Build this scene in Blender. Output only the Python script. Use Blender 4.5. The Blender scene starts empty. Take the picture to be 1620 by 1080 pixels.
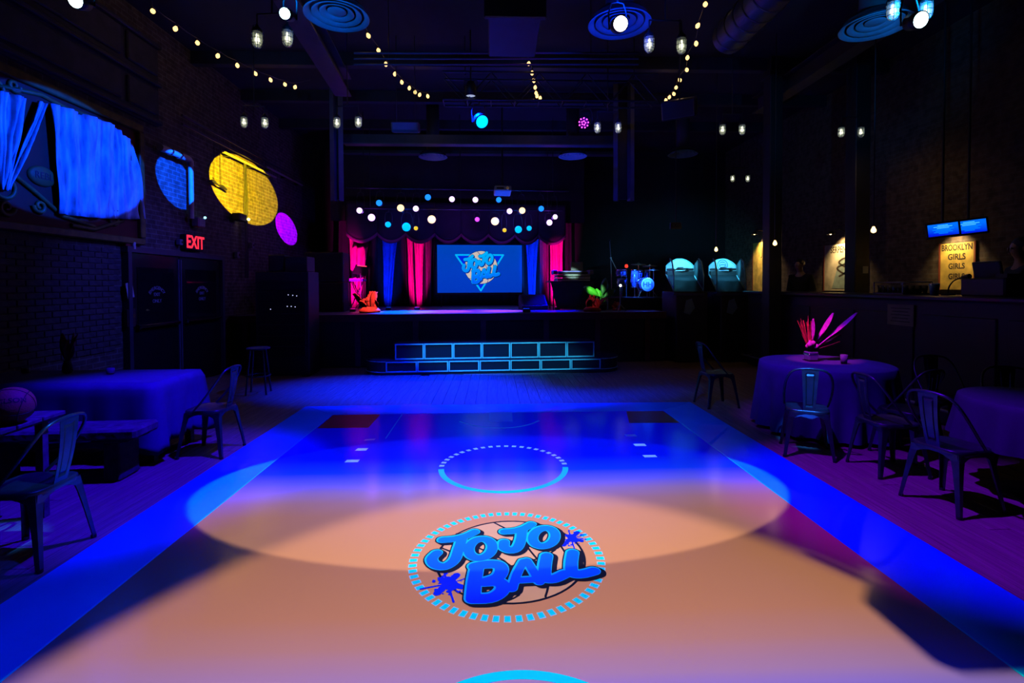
import bpy, bmesh, math, random
from mathutils import Vector, Matrix, Euler
random.seed(7)
R = math.radians
PI = math.pi
C = bpy.context.scene.collection

# ------------------------------------------------------------------ camera
W, H, F = 1620.0, 1080.0, 785.0
YAW, PITCH, ROLL, CAMH = math.atan(29 / F), R(1.2), -0.004, 1.65
CX, CY = 810.0, 450.0 + F * math.tan(PITCH)
cam_d = bpy.data.cameras.new('camera')
cam = bpy.data.objects.new('camera', cam_d)
C.objects.link(cam)
CM = Matrix.Rotation(-YAW, 3, 'Z') @ Matrix.Rotation(PI / 2 - PITCH, 3, 'X') @ Matrix.Rotation(ROLL, 3, 'Z')
cam.matrix_world = Matrix.Translation((0, 0, CAMH)) @ CM.to_4x4()
cam_d.sensor_width = 36.0
cam_d.sensor_fit = 'HORIZONTAL'
cam_d.lens = F / W * 36.0
cam_d.shift_y = (CY - 540.0) / W
cam_d.clip_start = 0.05
bpy.context.scene.camera = cam

sc = bpy.context.scene
sc.view_settings.view_transform = 'Standard'
sc.view_settings.look = 'None'
sc.view_settings.exposure = 0.0
sc.view_settings.gamma = 1.0
sc.view_settings.use_curve_mapping = False
sc.cycles.max_bounces = 6
sc.cycles.diffuse_bounces = 0
sc.cycles.sample_clamp_indirect = 3.0
sc.cycles.caustics_reflective = False
sc.cycles.caustics_refractive = False
world = bpy.data.worlds.new('world')
sc.world = world
world.use_nodes = True
world.node_tree.nodes['Background'].inputs[0].default_value = (0.0, 0.0, 0.002, 1)
world.node_tree.nodes['Background'].inputs[1].default_value = 0.3


def ray(px, py):
    return (CM @ Vector(((px - CX) / F, -(py - CY) / F, -1.0)))


O = Vector((0, 0, CAMH))


def at_z(px, py, z):
    d = ray(px, py)
    return O + d * ((z - CAMH) / d.z)


def at_y(px, py, y):
    d = ray(px, py)
    return O + d * (y / d.y)


def at_x(px, py, x):
    d = ray(px, py)
    return O + d * (x / d.x)


SA = R(4.0)                                     # the stage stands a little askew
SN = Vector((-math.sin(SA), math.cos(SA), 0))


def at_s(px, py, y0):
    d = ray(px, py)
    return O + d * ((Vector((0, y0, 0)) - O).dot(SN) / d.dot(SN))


# ------------------------------------------------------------------ large lights
def aim(o, target):
    o.rotation_euler = (Vector(target) - o.location).to_track_quat('-Z', 'Y').to_euler()


def spot(name, loc, target, col, power, ang, blend=0.1, radius=0.03, scale=None):
    l = bpy.data.lights.new(name, 'SPOT')
    l.color = col
    l.energy = power
    l.spot_size = R(ang)
    l.spot_blend = blend
    l.shadow_soft_size = radius
    o = bpy.data.objects.new(name, l)
    C.objects.link(o)
    o.location = loc
    aim(o, target)
    if scale:
        o.scale = scale
    return o


def point(name, loc, col, power, radius=0.04):
    l = bpy.data.lights.new(name, 'POINT')
    l.color = col
    l.energy = power
    l.shadow_soft_size = radius
    o = bpy.data.objects.new(name, l)
    C.objects.link(o)
    o.location = loc
    return o


BLUE = (0.0, 0.01, 1.0)
LIGHTS = {}
LIGHTS['pool'] = spot('court_pool_spot', (0.0, 4.10, 4.75), (0.0, 4.10, 0), (1, 1, 1), 490, 2 * math.degrees(math.atan(1.29 / 4.75)), 0.03, 0.02, (1.86, 1, 1))
LIGHTS['warm'] = spot('court_warm_spot', (0.15, 0.45, 4.75), (0.15, 0.45, 0), (1.0, 0.90, 0.70), 770, 2 * math.degrees(math.atan(2.55 / 4.75)), 0.14, 0.008, (1, 1.42, 1))
LIGHTS['wash'] = spot('court_blue_wash', (0.0, 1.1, 4.9), (0.0, 5.6, 0), (0, .03, 1), 1500, 56, 0.9, 0.05)
LIGHTS['back'] = spot('back_floor_blue', (-0.35, 8.0, 4.6), (-0.35, 8.0, 0), BLUE, 7500, 42, 0.8, 0.05, (2.2, 1, 1))
LIGHTS['wash_near'] = spot('near_blue_wash', (-0.5, 1.6, 4.9), (-0.6, 1.9, 0), (0, .02, 1), 560, 66, 0.5, 0.05)
LIGHTS['chair_left'] = spot('left_chair_cyan', (0.9, 2.0, 4.6), (-2.64, 3.13, .70), (0.02, 0.20, 1.0), 2000, 5, 0.7, 0.03)
LIGHTS['chair_right'] = spot('right_chair_cyan', (1.2, 1.2, 4.6), (2.95, 4.52, .68), (0.02, 0.22, 1.0), 4200, 4.5, 0.7, 0.03)
LIGHTS['purple'] = spot('side_purple_wash', (0.9, 3.6, 4.9), (3.1, 3.6, 0), (0.14, 0.0, 1.0), 1500, 34, 0.7, 0.03)
LIGHTS['left'] = spot('side_blue_wash', (-0.9, 4.2, 4.9), (-3.05, 4.35, 0), (0.02, 0.0, 1.0), 2600, 36, 0.7, 0.03)
LIGHTS['table'] = spot('round_table_blue', (1.4, 4.0, 4.7), (3.7, 5.6, .7), (0.10, 0.0, 1.0), 800, 24, 0.8, 0.03)


# ------------------------------------------------------------------ materials
MATS = {}


def mat(name, col, rough=0.6, metal=0.0, var=0.15, scale=6.0, bump=0.0, emit=None, estr=0.0, trans=0.0, alpha=1.0, coat=0.0, stretch=(1, 1, 1)):
    if name in MATS:
        return MATS[name]
    m = bpy.data.materials.new(name)
    m.use_nodes = True
    nt = m.node_tree
    b = nt.nodes['Principled BSDF']
    b.inputs['Roughness'].default_value = rough
    b.inputs['Metallic'].default_value = metal
    b.inputs['Coat Weight'].default_value = coat
    if trans:
        b.inputs['Transmission Weight'].default_value = trans
    b.inputs['Alpha'].default_value = alpha
    tc = nt.nodes.new('ShaderNodeTexCoord')
    mp = nt.nodes.new('ShaderNodeMapping')
    mp.inputs['Scale'].default_value = stretch
    n = nt.nodes.new('ShaderNodeTexNoise')
    n.inputs['Scale'].default_value = scale
    n.inputs['Detail'].default_value = 4
    r = nt.nodes.new('ShaderNodeValToRGB')
    c0 = [max(0, c * (1 - var)) for c in col]
    c1 = [min(1, c * (1 + var)) for c in col]
    r.color_ramp.elements[0].color = (*c0, 1)
    r.color_ramp.elements[1].color = (*c1, 1)
    r.color_ramp.elements[0].position = 0.3
    r.color_ramp.elements[1].position = 0.7
    nt.links.new(tc.outputs['Object'], mp.inputs[0])
    nt.links.new(mp.outputs[0], n.inputs['Vector'])
    nt.links.new(n.outputs['Fac'], r.inputs[0])
    nt.links.new(r.outputs[0], b.inputs['Base Color'])
    if bump:
        bp = nt.nodes.new('ShaderNodeBump')
        bp.inputs['Strength'].default_value = bump
        bp.inputs['Distance'].default_value = 0.02
        nt.links.new(n.outputs['Fac'], bp.inputs['Height'])
        nt.links.new(bp.outputs[0], b.inputs['Normal'])
    if emit:
        b.inputs['Emission Color'].default_value = (*emit, 1)
        b.inputs['Emission Strength'].default_value = estr
        m.cycles.emission_sampling = 'NONE'
    MATS[name] = m
    return m


def brick_mat(name, c1, c2, mortar, axis, rough=0.85, bw=0.21, rh=0.072):
    if name in MATS:
        return MATS[name]
    m = bpy.data.materials.new(name)
    m.use_nodes = True
    nt = m.node_tree
    b = nt.nodes['Principled BSDF']
    b.inputs['Roughness'].default_value = rough
    tc = nt.nodes.new('ShaderNodeTexCoord')
    sp = nt.nodes.new('ShaderNodeSeparateXYZ')
    cb = nt.nodes.new('ShaderNodeCombineXYZ')
    nt.links.new(tc.outputs['Object'], sp.inputs[0])
    nt.links.new(sp.outputs['Y' if axis == 'x' else 'X'], cb.inputs[0])
    nt.links.new(sp.outputs['Z'], cb.inputs[1])
    br = nt.nodes.new('ShaderNodeTexBrick')
    br.inputs['Color1'].default_value = (*c1, 1)
    br.inputs['Color2'].default_value = (*c2, 1)
    br.inputs['Mortar'].default_value = (*mortar, 1)
    br.inputs['Scale'].default_value = 1.0
    br.inputs['Brick Width'].default_value = bw
    br.inputs['Row Height'].default_value = rh
    br.inputs['Mortar Size'].default_value = 0.008
    nt.links.new(cb.outputs[0], br.inputs['Vector'])
    n = nt.nodes.new('ShaderNodeTexNoise')
    n.inputs['Scale'].default_value = 9.0
    n.inputs['Detail'].default_value = 6
    nt.links.new(tc.outputs['Object'], n.inputs['Vector'])
    mx = nt.nodes.new('ShaderNodeMix')
    mx.data_type = 'RGBA'
    mx.blend_type = 'MULTIPLY'
    mx.inputs[0].default_value = 0.75
    rp = nt.nodes.new('ShaderNodeValToRGB')
    rp.color_ramp.elements[0].position = 0.32
    rp.color_ramp.elements[1].position = 0.6
    rp.color_ramp.elements[0].color = (0.25, 0.25, 0.25, 1)
    nt.links.new(n.outputs['Fac'], rp.inputs[0])
    nt.links.new(br.outputs['Color'], mx.inputs[6])
    nt.links.new(rp.outputs[0], mx.inputs[7])
    nt.links.new(mx.outputs[2], b.inputs['Base Color'])
    bp = nt.nodes.new('ShaderNodeBump')
    bp.inputs['Strength'].default_value = 0.6
    bp.inputs['Distance'].default_value = 0.02
    nt.links.new(mx.outputs[2], bp.inputs['Height'])
    nt.links.new(bp.outputs[0], b.inputs['Normal'])
    MATS[name] = m
    return m


def glow(name, col, strength):
    return mat(name, tuple(min(1, c) for c in col), 0.4, emit=col, estr=strength, var=0.02)


def grad_mat(name, c_top, c_bot, axis, a, b_, rough=0.3, emit=0.0):
    """printed colour gradient along the object's own axis"""
    if name in MATS:
        return MATS[name]
    m = bpy.data.materials.new(name)
    m.use_nodes = True
    nt = m.node_tree
    b = nt.nodes['Principled BSDF']
    b.inputs['Roughness'].default_value = rough
    tc = nt.nodes.new('ShaderNodeTexCoord')
    sp = nt.nodes.new('ShaderNodeSeparateXYZ')
    mr = nt.nodes.new('ShaderNodeMapRange')
    mr.inputs[1].default_value = a
    mr.inputs[2].default_value = b_
    mx = nt.nodes.new('ShaderNodeMix')
    mx.data_type = 'RGBA'
    mx.inputs[6].default_value = (*c_bot, 1)
    mx.inputs[7].default_value = (*c_top, 1)
    nt.links.new(tc.outputs['Object'], sp.inputs[0])
    nt.links.new(sp.outputs[axis], mr.inputs[0])
    nt.links.new(mr.outputs[0], mx.inputs[0])
    nt.links.new(mx.outputs[2], b.inputs['Base Color'])
    if emit:
        nt.links.new(mx.outputs[2], b.inputs['Emission Color'])
        b.inputs['Emission Strength'].default_value = emit
        m.cycles.emission_sampling = 'NONE'
    MATS[name] = m
    return m


BLACK = mat('black_paint', (0.012, 0.012, 0.014), 0.6)
BLACKM = mat('black_metal', (0.02, 0.02, 0.024), 0.4, 0.3)
GREYM = mat('grey_metal', (0.25, 0.26, 0.28), 0.4, 0.7)
CHROME = mat('chrome', (0.7, 0.7, 0.72), 0.15, 1.0, 0.05)
GUN = mat('gunmetal_chair', (0.06, 0.072, 0.092), 0.34, 0.75, 0.25, 14)
DARKWOOD = mat('dark_wood', (0.05, 0.032, 0.022), 0.55, var=0.35, scale=5, bump=0.15, stretch=(1, 12, 12))
PAPER = mat('paper', (0.5, 0.48, 0.46), 0.8)
WHITE = mat('white_plastic', (0.7, 0.7, 0.7), 0.5)


# ------------------------------------------------------------------ mesh helpers
class MB:
    def __init__(self):
        self.v = []
        self.f = []
        self.s = []

    def add(self, vs, fs, smooth=False, M=None):
        o = len(self.v)
        self.v += [tuple(M @ Vector(p)) if M else tuple(p) for p in vs]
        self.f += [tuple(i + o for i in f) for f in fs]
        self.s += [smooth] * len(fs)
        return self

    def box(self, c, s, M=None, bev=0.0):
        x, y, z = s[0] / 2, s[1] / 2, s[2] / 2
        T = Matrix.Translation(c)
        if M:
            T = T @ M
        if bev <= 0:
            vs = [(i, j, k) for i in (-x, x) for j in (-y, y) for k in (-z, z)]
            fs = [(0, 1, 3, 2), (4, 6, 7, 5), (0, 4, 5, 1), (2, 3, 7, 6), (0, 2, 6, 4), (1, 5, 7, 3)]
            return self.add(vs, fs, M=T)
        bm = bmesh.new()
        b = min(bev, x * .9, y * .9, z * .9)
        for i in (-1, 1):
            for j in (-1, 1):
                for k in (-1, 1):
                    bm.verts.new((i * x, j * (y - b), k * (z - b)))
                    bm.verts.new((i * (x - b), j * y, k * (z - b)))
                    bm.verts.new((i * (x - b), j * (y - b), k * z))
        bmesh.ops.convex_hull(bm, input=bm.verts)
        bmesh.ops.dissolve_limit(bm, angle_limit=0.02, verts=bm.verts, edges=bm.edges)
        bm.verts.index_update()
        self.add([v.co[:] for v in bm.verts], [[v.index for v in f.verts] for f in bm.faces], M=T)
        bm.free()
        return self

    def cyl(self, a, b, r, r2=None, n=14, cap=True, smooth=True):
        a, b = Vector(a), Vector(b)
        r2 = r if r2 is None else r2
        q = (b - a).to_track_quat('Z', 'Y').to_matrix()
        vs = []
        for p, rr in ((a, r), (b, r2)):
            for i in range(n):
                t = 2 * PI * i / n
                vs.append(p + q @ Vector((math.cos(t) * rr, math.sin(t) * rr, 0)))
        self.add(vs, [(i, (i + 1) % n, n + (i + 1) % n, n + i) for i in range(n)], smooth)
        if cap:
            self.add(vs[:n], [tuple(range(n))[::-1]])
            self.add(vs[n:], [tuple(range(n))])
        return self

    def tube(self, pts, r, n=8, smooth=True, closed=False):
        pts = [Vector(p) for p in pts]
        m = len(pts)
        rs = r if isinstance(r, (list, tuple)) else [r] * m
        rings = []
        up = None
        for i, p in enumerate(pts):
            if closed:
                d = pts[(i + 1) % m] - pts[i - 1]
            else:
                d = pts[min(i + 1, m - 1)] - pts[max(i - 1, 0)]
            d.normalize()
            if up is None:
                up = Vector((0, 0, 1)) if abs(d.z) < .9 else Vector((1, 0, 0))
            s = d.cross(up)
            if s.length < 1e-5:
                s = d.orthogonal()
            s.normalize()
            up = s.cross(d)
            rings.append([p + (s * math.cos(2 * PI * k / n) + up * math.sin(2 * PI * k / n)) * rs[i] for k in range(n)])
        vs = [q for g in rings for q in g]
        fs = []
        for i in range(m if closed else m - 1):
            j = (i + 1) % m
            for k in range(n):
                fs.append((i * n + k, i * n + (k + 1) % n, j * n + (k + 1) % n, j * n + k))
        self.add(vs, fs, smooth)
        if not closed:
            self.add(rings[0], [tuple(range(n))])
            self.add(rings[-1], [tuple(range(n))[::-1]])
        return self

    def lathe(self, prof, n=24, M=None, smooth=True, wave=None, cap=True):
        vs = []
        for (r, z) in prof:
            for k in range(n):
                t = 2 * PI * k / n
                rr = r + (wave(t, r, z) if wave else 0)
                vs.append((rr * math.cos(t), rr * math.sin(t), z))
        fs = []
        for i in range(len(prof) - 1):
            for k in range(n):
                fs.append((i * n + k, i * n + (k + 1) % n, (i + 1) * n + (k + 1) % n, (i + 1) * n + k))
        if prof[0][0] > 1e-4 and cap and not wave:
            fs.append(tuple(range(n))[::-1])
        if prof[-1][0] > 1e-4 and cap and not wave:
            fs.append(tuple(range((len(prof) - 1) * n, len(prof) * n)))
        return self.add(vs, fs, smooth, M)

    def sphere(self, c, r, n=12, m=8, sc_=(1, 1, 1)):
        prof = [(math.sin(PI * i / m) * r, -math.cos(PI * i / m) * r) for i in range(m + 1)]
        return self.lathe([(max(p[0], 0.00001), p[1]) for p in prof], n, Matrix.Translation(c) @ Matrix.Diagonal((*sc_, 1)))

    def grid(self, P, nu, nv, smooth=True, M=None):
        vs = [P(i / nu, j / nv) for j in range(nv + 1) for i in range(nu + 1)]
        w = nu + 1
        fs = [(j * w + i, j * w + i + 1, (j + 1) * w + i + 1, (j + 1) * w + i) for j in range(nv) for i in range(nu)]
        return self.add(vs, fs, smooth, M)

    def prism(self, poly, h, M=None):
        n = len(poly)
        vs = [(p[0], p[1], 0) for p in poly] + [(p[0], p[1], h) for p in poly]
        fs = [tuple(range(n))[::-1], tuple(range(n, 2 * n))] + [(i, (i + 1) % n, n + (i + 1) % n, n + i) for i in range(n)]
        return self.add(vs, fs, M=M)

    def stroke(self, pts, hw, z=0.0, closed=False, caps=False):
        """flat round-ended brush stroke in the xy plane"""
        pts = [Vector((p[0], p[1])) for p in pts]
        hws = hw if isinstance(hw, (list, tuple)) else [hw] * len(pts)
        m = len(pts)
        for i in range(m if closed else m - 1):
            a, b = pts[i], pts[(i + 1) % m]
            d = b - a
            if d.length < 1e-6:
                continue
            nrm = Vector((-d.y, d.x)).normalized()
            w0, w1 = hws[i], hws[(i + 1) % m]
            self.add([(*(a - nrm * w0), z), (*(b - nrm * w1), z), (*(b + nrm * w1), z), (*(a + nrm * w0), z)], [(0, 1, 2, 3)])
        for p, w in zip(pts, hws) if caps else ():
            self.add([(p.x + math.cos(2 * PI * k / 14) * w, p.y + math.sin(2 * PI * k / 14) * w, z) for k in range(14)], [tuple(range(14))])
        return self

    def ring(self, c, r0, r1, z, a0=0.0, a1=2 * PI, n=64):
        vs = []
        for i in range(n + 1):
            t = a0 + (a1 - a0) * i / n
            vs += [(c[0] + math.cos(t) * r0, c[1] + math.sin(t) * r0, z), (c[0] + math.cos(t) * r1, c[1] + math.sin(t) * r1, z)]
        return self.add(vs, [(2 * i, 2 * i + 1, 2 * i + 3, 2 * i + 2) for i in range(n)])

    def disc(self, c, r, z, n=48):
        return self.add([(c[0] + math.cos(2 * PI * k / n) * r, c[1] + math.sin(2 * PI * k / n) * r, z) for k in range(n)], [tuple(range(n))])

    def mesh(self, name):
        me = bpy.data.meshes.new(name)
        me.from_pydata(self.v, [], self.f)
        me.polygons.foreach_set('use_smooth', self.s)
        me.update()
        return me

    def build(self, name, m, parent=None, label=None, thick=0.0):
        me = self.mesh(name)
        return place(name, me, m, parent, label, thick)


def place(name, me, m, parent=None, label=None, thick=0.0):
    o = bpy.data.objects.new(name, me)
    if m and not me.materials:
        me.materials.append(m)
    C.objects.link(o)
    if parent:
        o.parent = parent
    if label:
        o['label'] = label
    if thick:
        md = o.modifiers.new('thickness', 'SOLIDIFY')
        md.thickness = thick
        md.offset = 0
    return o


def T(name, label, cat, loc=(0, 0, 0), rz=0.0, group=None):
    o = bpy.data.objects.new(name, None)
    o.empty_display_size = 0.1
    C.objects.link(o)
    o.location = loc
    o.rotation_euler = (0, 0, rz)
    return tag(o, label, cat, group)


def tag(o, label, cat, group=None):
    o['label'] = label
    o['category'] = cat
    if group:
        o['group'] = group
    return o


def S(o):
    o['kind'] = 'structure'
    return o


def dup(root, loc, rz, label=None, group=None):
    r = root.copy()
    C.objects.link(r)
    r.location = loc
    r.rotation_euler = (0, 0, rz)
    if label:
        r['label'] = label
    if group:
        r['group'] = group
    for ch in list(root.children):
        c = ch.copy()
        C.objects.link(c)
        c.parent = r
        for g in list(ch.children):
            d = g.copy()
            C.objects.link(d)
            d.parent = c
    return r


def text_mesh(s, size, extrude=0.0, offset=0.0, align='CENTER'):
    cu = bpy.data.curves.new('lettering', 'FONT')
    cu.body = s
    cu.size = size
    cu.align_x = align
    cu.align_y = 'CENTER'
    cu.extrude = extrude
    cu.offset = offset
    cu.resolution_u = 3
    o = bpy.data.objects.new('lettering', cu)
    C.objects.link(o)
    dg = bpy.context.evaluated_depsgraph_get()
    me = bpy.data.meshes.new_from_object(o.evaluated_get(dg))
    bpy.data.objects.remove(o)
    bpy.data.curves.remove(cu)
    return me


def text(name, s, size, m, parent, M, extrude=0.001, offset=0.0):
    me = text_mesh(s, size, extrude, offset)
    me.materials.clear()
    me.transform(M)
    return place(name, me, m, parent)


def frame_y(x, y, z, rz=0.0, flip=1):
    """matrix that stands flat xy artwork upright, facing -Y before turning by rz"""
    return Matrix.Translation((x, y, z)) @ Matrix.Rotation(rz, 4, 'Z') @ Matrix.Rotation(PI / 2, 4, 'X')


# ------------------------------------------------------------------ the room
XL, XR, YB, YF, ZC = -5.2, 7.2, 15.2, -3.0, 5.7
WOODF = mat('floor_boards', (0.30, 0.20, 0.15), 0.5, var=0.45, scale=4, bump=0.12, stretch=(14, 1.2, 1))
BRICKL = brick_mat('brick_left', (0.17, 0.12, 0.10), (0.13, 0.10, 0.085), (0.24, 0.22, 0.20), 'x')
BRICKR = brick_mat('brick_right', (0.15, 0.11, 0.075), (0.11, 0.08, 0.06), (0.14, 0.125, 0.10), 'x')
DARKWALL = mat('dark_wall', (0.010, 0.010, 0.013), 0.9)
CEILM = mat('ceiling_black', (0.008, 0.008, 0.011), 0.9)

fl = S(MB().box(((XL + XR) / 2, (YB + YF) / 2, -0.07), (XR - XL + .4, YB - YF + .4, 0.10)).build('floor', WOODF))
# boards along the room, each a piece of its own where the mat leaves them in view
bw = 0.15
pl = MB().box((0, 0, 0.0), (bw - 0.004, 1.0, 0.0198), bev=0.002).mesh('floor_board')
pl.materials.append(WOODF)
rnd = random.Random(3)
for (x0, x1, y0, y1) in ((-5.2, -2.42, 1.2, 9.2), (2.52, 5.2, 1.2, 9.2), (-2.42, 2.52, 6.7, 9.2)):
    nrow = int((x1 - x0) / bw)
    for i in range(nrow):
        x = x0 + (i + .5) * (x1 - x0) / nrow
        y = y0 - rnd.uniform(0, 1.4)
        while y < y1:
            L = rnd.uniform(2.0, 3.4)
            b_ = min(y + L, y1)
            if b_ - y > .15 and b_ > y0 + .1:
                o = place('floor_board', pl, WOODF, fl)
                ya = max(y, y0)
                o.location = (x, (ya + b_) / 2, -0.010 + rnd.uniform(-.0012, .0))
                o.scale = ((x1 - x0) / nrow / bw, (b_ - ya - .004), 1)
            y += L
wl = S(MB().box((XL - .1, (YB + YF) / 2, ZC / 2 - .06), (.2, YB - YF + .4, ZC + .12)).build('wall_left', BRICKL))
wr = S(MB().box((XR + .1, (YB + YF) / 2, ZC / 2 - .06), (.2, YB - YF + .4, ZC + .12)).build('wall_right', BRICKR))
S(MB().box(((XL + XR) / 2, YB + .1, ZC / 2 - .06), (XR - XL, .2, ZC + .12)).build('wall_back', DARKWALL))
S(MB().box(((XL + XR) / 2, YF - .1, ZC / 2 - .06), (XR - XL, .2, ZC + .12)).build('wall_front', DARKWALL))
S(MB().box(((XL + XR) / 2, (YB + YF) / 2, ZC + .1), (XR - XL + .4, YB - YF + .4, .2)).build('ceiling', CEILM))
# ceiling joists
jm = mat('joist_paint', (0.02, 0.02, 0.03), 0.7)
for i, y in enumerate((2.2, 4.2, 6.2, 8.9, 10.6, 12.4)):
    S(MB().box(((XL + XR) / 2, y, ZC - .11), (XR - XL, .14, .22)).build('trim_%d' % (i + 1), jm))

# ------------------------------------------------------------------ basketball court mat
CC = Vector((0.09, 3.0, 0.0))
court = T('court_mat', 'glossy printed basketball court mat with blue border and orange centre on the floor', 'court mat', CC)


def court_material():
    m = bpy.data.materials.new('court_print')
    m.use_nodes = True
    nt = m.node_tree
    b = nt.nodes['Principled BSDF']
    b.inputs['Roughness'].default_value = 0.2
    b.inputs['Specular IOR Level'].default_value = 0.25
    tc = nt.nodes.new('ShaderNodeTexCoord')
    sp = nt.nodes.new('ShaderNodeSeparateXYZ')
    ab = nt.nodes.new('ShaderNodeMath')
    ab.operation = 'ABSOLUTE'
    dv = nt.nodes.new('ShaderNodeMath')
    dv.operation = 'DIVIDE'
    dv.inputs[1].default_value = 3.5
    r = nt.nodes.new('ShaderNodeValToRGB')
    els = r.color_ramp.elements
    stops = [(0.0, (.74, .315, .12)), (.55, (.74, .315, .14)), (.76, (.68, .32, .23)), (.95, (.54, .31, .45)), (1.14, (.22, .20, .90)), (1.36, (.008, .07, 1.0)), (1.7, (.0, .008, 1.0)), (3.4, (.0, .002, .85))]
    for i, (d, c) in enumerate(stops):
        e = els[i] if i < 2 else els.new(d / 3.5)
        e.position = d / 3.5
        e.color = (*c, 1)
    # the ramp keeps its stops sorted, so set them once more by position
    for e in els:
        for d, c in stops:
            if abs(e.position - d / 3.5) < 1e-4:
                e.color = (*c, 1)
    n = nt.nodes.new('ShaderNodeTexNoise')
    n.inputs['Scale'].default_value = 1.3
    n.inputs['Detail'].default_value = 3
    mr = nt.nodes.new('ShaderNodeMapRange')
    mr.inputs[3].default_value = 0.13
    mr.inputs[4].default_value = 0.20
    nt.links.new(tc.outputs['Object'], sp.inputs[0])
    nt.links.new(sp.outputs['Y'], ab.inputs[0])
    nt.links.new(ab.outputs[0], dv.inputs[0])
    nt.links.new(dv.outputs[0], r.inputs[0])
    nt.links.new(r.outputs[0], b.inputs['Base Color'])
    nt.links.new(tc.outputs['Object'], n.inputs['Vector'])
    nt.links.new(n.outputs['Fac'], mr.inputs[0])
    nt.links.new(mr.outputs[0], b.inputs['Roughness'])
    MATS['court_print'] = m
    return m


COURT = court_material()
BORDER = mat('court_border_blue', (0.0, 0.40, 1.0), 0.25, var=0.12, scale=2)
LINEC = mat('print_cyan', (0.0, 0.85, 1.0), 0.25, var=0.02)
LINEW = mat('print_pale_cyan', (0.35, 0.80, 1.0), 0.25, var=0.02)
REDP = mat('print_red', (0.55, 0.05, 0.03), 0.3, var=0.05)
INK = mat('print_black', (0.006, 0.008, 0.02), 0.3, var=0.05)
ROYAL = mat('print_royal_blue', (0.0, 0.02, 0.9), 0.3, var=0.05)
TANP = mat('print_ball_tan', (0.84, 0.45, 0.20), 0.25, var=0.03)


def gl(px, py, z=0.0):
    p = at_z(px, py, z) - CC
    return (p.x, p.y)


NEAR = -3.6 - 0.0
fl_o, fr_o = gl(486, 643), gl(1088, 636)
fl_i, fr_i = gl(526, 656), gl(1050, 649.5)
XO0, XO1 = gl(120, 876)[0], gl(1450, 845)[0]
XI0, XI1 = gl(296, 841)[0], gl(1263.7, 807)[0]
XO0, XO1, XI0, XI1 = min(XO0, fl_o[0]) * .5 + fl_o[0] * .5, XO1 * .5 + fr_o[0] * .5, XI0 * .5 + fl_i[0] * .5, XI1 * .5 + fr_i[0] * .5
print('court', XO0, XI0, XI1, XO1, fl_o, fr_o, fl_i, fr_i)
yo0, yo1, yi0, yi1 = fl_o[1], fr_o[1], fl_i[1], fr_i[1]


def slab(poly, z0, z1):
    return MB().prism(poly, z1 - z0, Matrix.Translation((0, 0, z0)))


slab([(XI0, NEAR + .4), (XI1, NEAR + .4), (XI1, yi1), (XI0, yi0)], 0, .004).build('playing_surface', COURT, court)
g = .004
slab([(XO0, NEAR), (XI0 - g, NEAR), (XI0 - g, yi0), (XO0, yo0)], 0, .004).build('border_strip', BORDER, court)
slab([(XI1 + g, NEAR), (XO1, NEAR), (XO1, yo1), (XI1 + g, yi1)], 0, .004).build('border_strip', BORDER, court)
slab([(XI0, yi0 + g), (XI1, yi1 + g), (XO1 - .01, yo1), (XO0 + .01, yo0)], 0, .004).build('border_strip', BORDER, court)
slab([(XO0, NEAR - .45), (XO1, NEAR - .45), (XO1, NEAR - g), (XO0, NEAR - g)], 0, .004).build('border_strip', BORDER, court)

PZ = .0046


def poly_px(pts, m, name, z=PZ):
    q = [gl(*p) for p in pts]
    return MB().add([(a, b, z) for a, b in q], [tuple(range(len(q)))]).build(name, m, court)


# a thin pale seam inside the border
sm_ = MB()
for a, b in (((XI0, NEAR + .4), (XI0, yi0)), ((XI1, NEAR + .4), (XI1, yi1)), ((XI0, yi0), (XI1, yi1))):
    sm_.stroke([a, b], .006, PZ)
sm_.build('boundary_line', LINEC, court)
poly_px([(502, 677.8), (582.8, 676.7), (601.7, 655.8), (527, 657)], REDP, 'corner_area')
poly_px([(995.6, 669.4), (1075, 669), (1049, 650.5), (991, 651)], REDP, 'corner_area')
poly_px([(773, 667.5), (811, 667), (810, 651.5), (774, 652)], BORDER, 'backboard_mark')
for pts in ([(575.5, 697.5), (592, 696.5), (594.5, 694.3), (578.5, 695)], [(561, 713.5), (579, 713), (583, 709.3), (566, 709.5)], [(545, 732), (566, 731.5), (569.5, 727.3), (549, 727.8)],
            [(991, 690.8), (1008, 690.5), (1004.5, 687.3), (987.5, 687.5)], [(1005, 706), (1023, 705.7), (1019.5, 702.2), (1001.5, 702.5)], [(1020, 724), (1040, 723.5), (1036.5, 720), (1016, 720.3)]):
    poly_px(pts, LINEW, 'lane_block')
arc = [(728, 667.5), (740, 671), (755, 674.5), (772, 676.7), (790, 677.3), (808, 676.8), (825, 674.6), (840, 671), (852, 666)]
ARC = [gl(*p) for p in arc]
lane = MB()
lane.stroke([gl(636, 656), gl(610, 694)], .005, PZ)
lane.build('lane_line', LINEC, court)
# free-throw circles: solid half towards the centre, dashed half away from it
RC = .585
for sgn, fc in ((1, Vector(gl(796.5, 739.0))), (-1, Vector((0, -1.5)))):
    if sgn > 0:
        top, bot = gl(797, 705)[1], gl(797, 781)[1]
        fc = Vector((gl(796.5, 740)[0], (top + bot) / 2))
        RC = (top - bot) / 2
    mb = MB().ring(fc, RC - .05, RC, PZ, PI + .08 if sgn > 0 else .08 - .0, 2 * PI - .08 + .0 if sgn > 0 else PI - .08, 48)
    mb.build('free_throw_arc', LINEC, court)
    db = MB()
    nd = 22
    for i in range(nd):
        a0 = (0 if sgn > 0 else PI) + PI * (i + .25) / nd
        db.ring(fc, RC - .045, RC, PZ, a0, a0 + PI / nd * .52, 3)
    db.build('free_throw_dashes', LINEW, court)

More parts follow.
